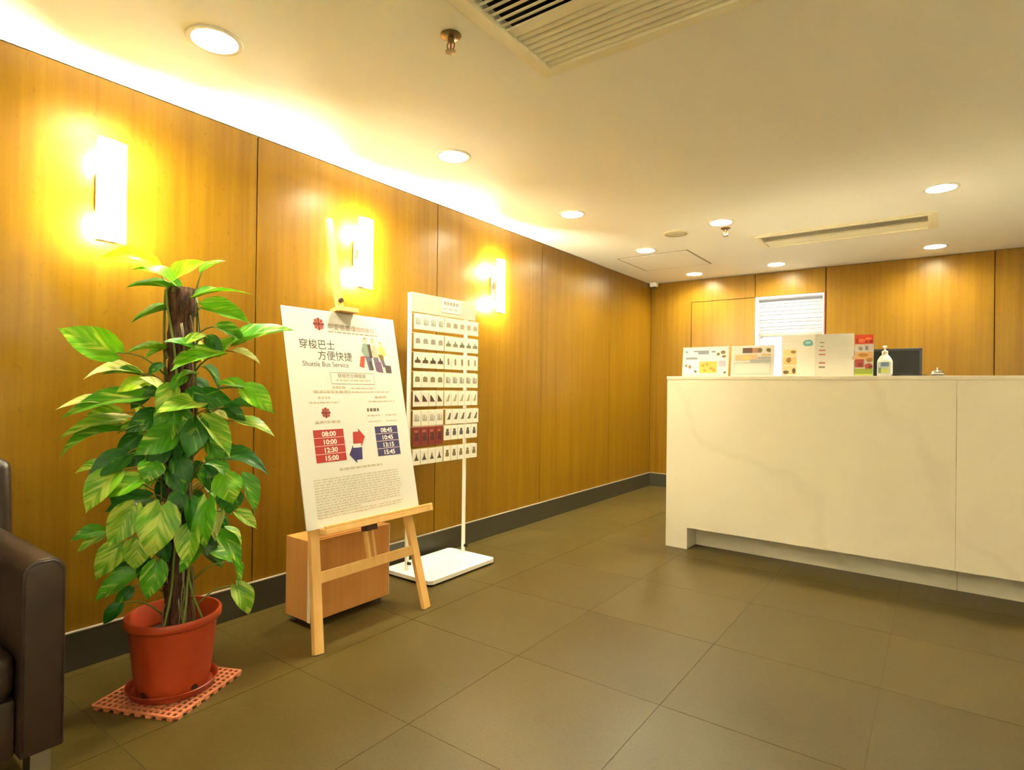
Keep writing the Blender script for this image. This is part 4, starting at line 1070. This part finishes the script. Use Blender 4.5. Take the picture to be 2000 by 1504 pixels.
# climbing stems and hanging roots
bm = bmesh.new()
for j, (a0, turns) in enumerate(((-0.4, 0.35), (0.5, -0.3), (-1.2, 0.5), (2.6, 0.3))):
    p = []
    for i in range(22):
        u = i/21; a = a0 + turns*2*PI*u + 0.25*math.sin(9*u+j); rr = 0.052 + 0.004*math.sin(13*u+j) + (0.05*(1-u*8) if u < 0.125 else 0)
        p.append((0.006+rr*math.cos(a), 0.008+rr*math.sin(a), 0.19+1.245*u))
    tube(bm, p, 0.0042, 6)
obj('climbing_stem', bm, STEM, pt, True)
bm = bmesh.new(); q = random.Random(9)
for j in range(26):
    a = q.uniform(-1.9, 1.2); z0 = q.uniform(0.3, 1.4); l = q.uniform(0.08, 0.3)
    p = [(0.006+(0.05+0.012*i/4)*math.cos(a+0.12*math.sin(i+j)), 0.008+(0.05+0.012*i/4)*math.sin(a+0.12*math.sin(i+j)), max(z0-l*i/4, 0.215)) for i in range(5)]
    if p[0][2]-p[-1][2] > 0.04: tube(bm, p, 0.0022, 5)
rt = obj('aerial_roots', bm, ROOT, pt, True); rt['kind'] = 'stuff'

def leaf_mesh(curl, fold, wav, seed):
    q = random.Random(seed); nv, nu = 9, 3
    prof = [(0.0, 0.10), (0.06, 0.33), (0.16, 0.47), (0.30, 0.50), (0.45, 0.465), (0.60, 0.385), (0.74, 0.265), (0.86, 0.135), (0.94, 0.040), (1.0, 0.004)]
    bm = bmesh.new(); uvl = bm.loops.layers.uv.new('UVMap'); grid = []
    for v, wd in prof:
        row = []
        for i in range(-nu, nu+1):
            u = i/nu; yy = v - (0.13*abs(u)**1.5*max(0, 1-v/0.16) if v < 0.16 else 0)
            zz = curl*(1-(2*v-1)**2) + fold*abs(u)*wd*2 - 0.10*(u*u)*wd + wav*math.sin(9*v+3*u+seed)*abs(u)*wd
            row.append((bm.verts.new((u*wd, yy, zz)), (0.5+u*wd, v)))
        grid.append(row)
    for A, B_ in zip(grid, grid[1:]):
        for k in range(2*nu):
            f = bm.faces.new((A[k][0], A[k+1][0], B_[k+1][0], B_[k][0])); f.smooth = True
            for lp, uvv in zip(f.loops, (A[k][1], A[k+1][1], B_[k+1][1], B_[k][1])): lp[uvl].uv = uvv
    me = bpy.data.meshes.new('leaf'); bm.to_mesh(me); bm.free(); return me
protos = {}
for kk, m in LEAFM.items():
    protos[kk] = []
    for s_, (cu, fo, wa) in enumerate(((0.10, 0.12, 0.03), (0.16, 0.18, 0.05), (0.06, 0.22, 0.06))):
        me = leaf_mesh(cu, fo, wa, s_+1); me.materials.append(m); protos[kk].append(me)
base = Vector((AX[0], AX[1], Z0)); CAMP = Vector((2.7133, 0, 1.12))
pbm = bmesh.new(); q = random.Random(11)
for (bx, by, bz, tx, ty, tz, wd, phi, kl) in LEAVES:
    b = Vector((bx, by, bz)); t_ = Vector((tx, ty, tz)); ax = t_-b; L = ax.length; ax.normalize()
    to = Vector((0.914, -0.406, 0.0)); to = (to - ax*to.dot(ax)).normalized()
    side = ax.cross(to).normalized()
    n1 = math.cos(phi)*to + math.sin(phi)*side; n2 = math.cos(phi)*to - math.sin(phi)*side
    nn = n1 if n1.z > n2.z else n2
    xx = ax.cross(nn).normalized()
    M = Matrix(((xx.x*wd, ax.x*L, nn.x*L, b.x-base.x), (xx.y*wd, ax.y*L, nn.y*L, b.y-base.y), (xx.z*wd, ax.z*L, nn.z*L, b.z-base.z), (0, 0, 0, 1)))
    o_ = bpy.data.objects.new('leaf', q.choice(protos[kl])); COL.objects.link(o_); o_.parent = pt; o_.matrix_local = M
    # petiole from the pole
    bl_ = b-base; d = Vector((bl_.x-0.006, bl_.y-0.008, 0)); rad = d.length; d.normalize()
    zz = max(0.23, min(1.43, bl_.z - 0.35*max(rad-0.05, 0) - q.uniform(0.0, 0.04)))
    s0 = Vector((0.006, 0.008, zz)) + d*0.045
    md_ = (s0+bl_)/2 + Vector((0, 0, 0.012+0.12*max(rad-0.06, 0)))
    if (bl_-s0).length > 0.012: tube(pbm, [s0, (s0+md_)/2 + Vector((0, 0, 0.006)), md_, (md_+bl_)/2+Vector((0, 0, 0.004)), bl_], [0.0034, 0.003, 0.0027, 0.0025, 0.002], 5)
pe = obj('leaf_stalks', pbm, STEM, pt, True); pe['kind'] = 'stuff'
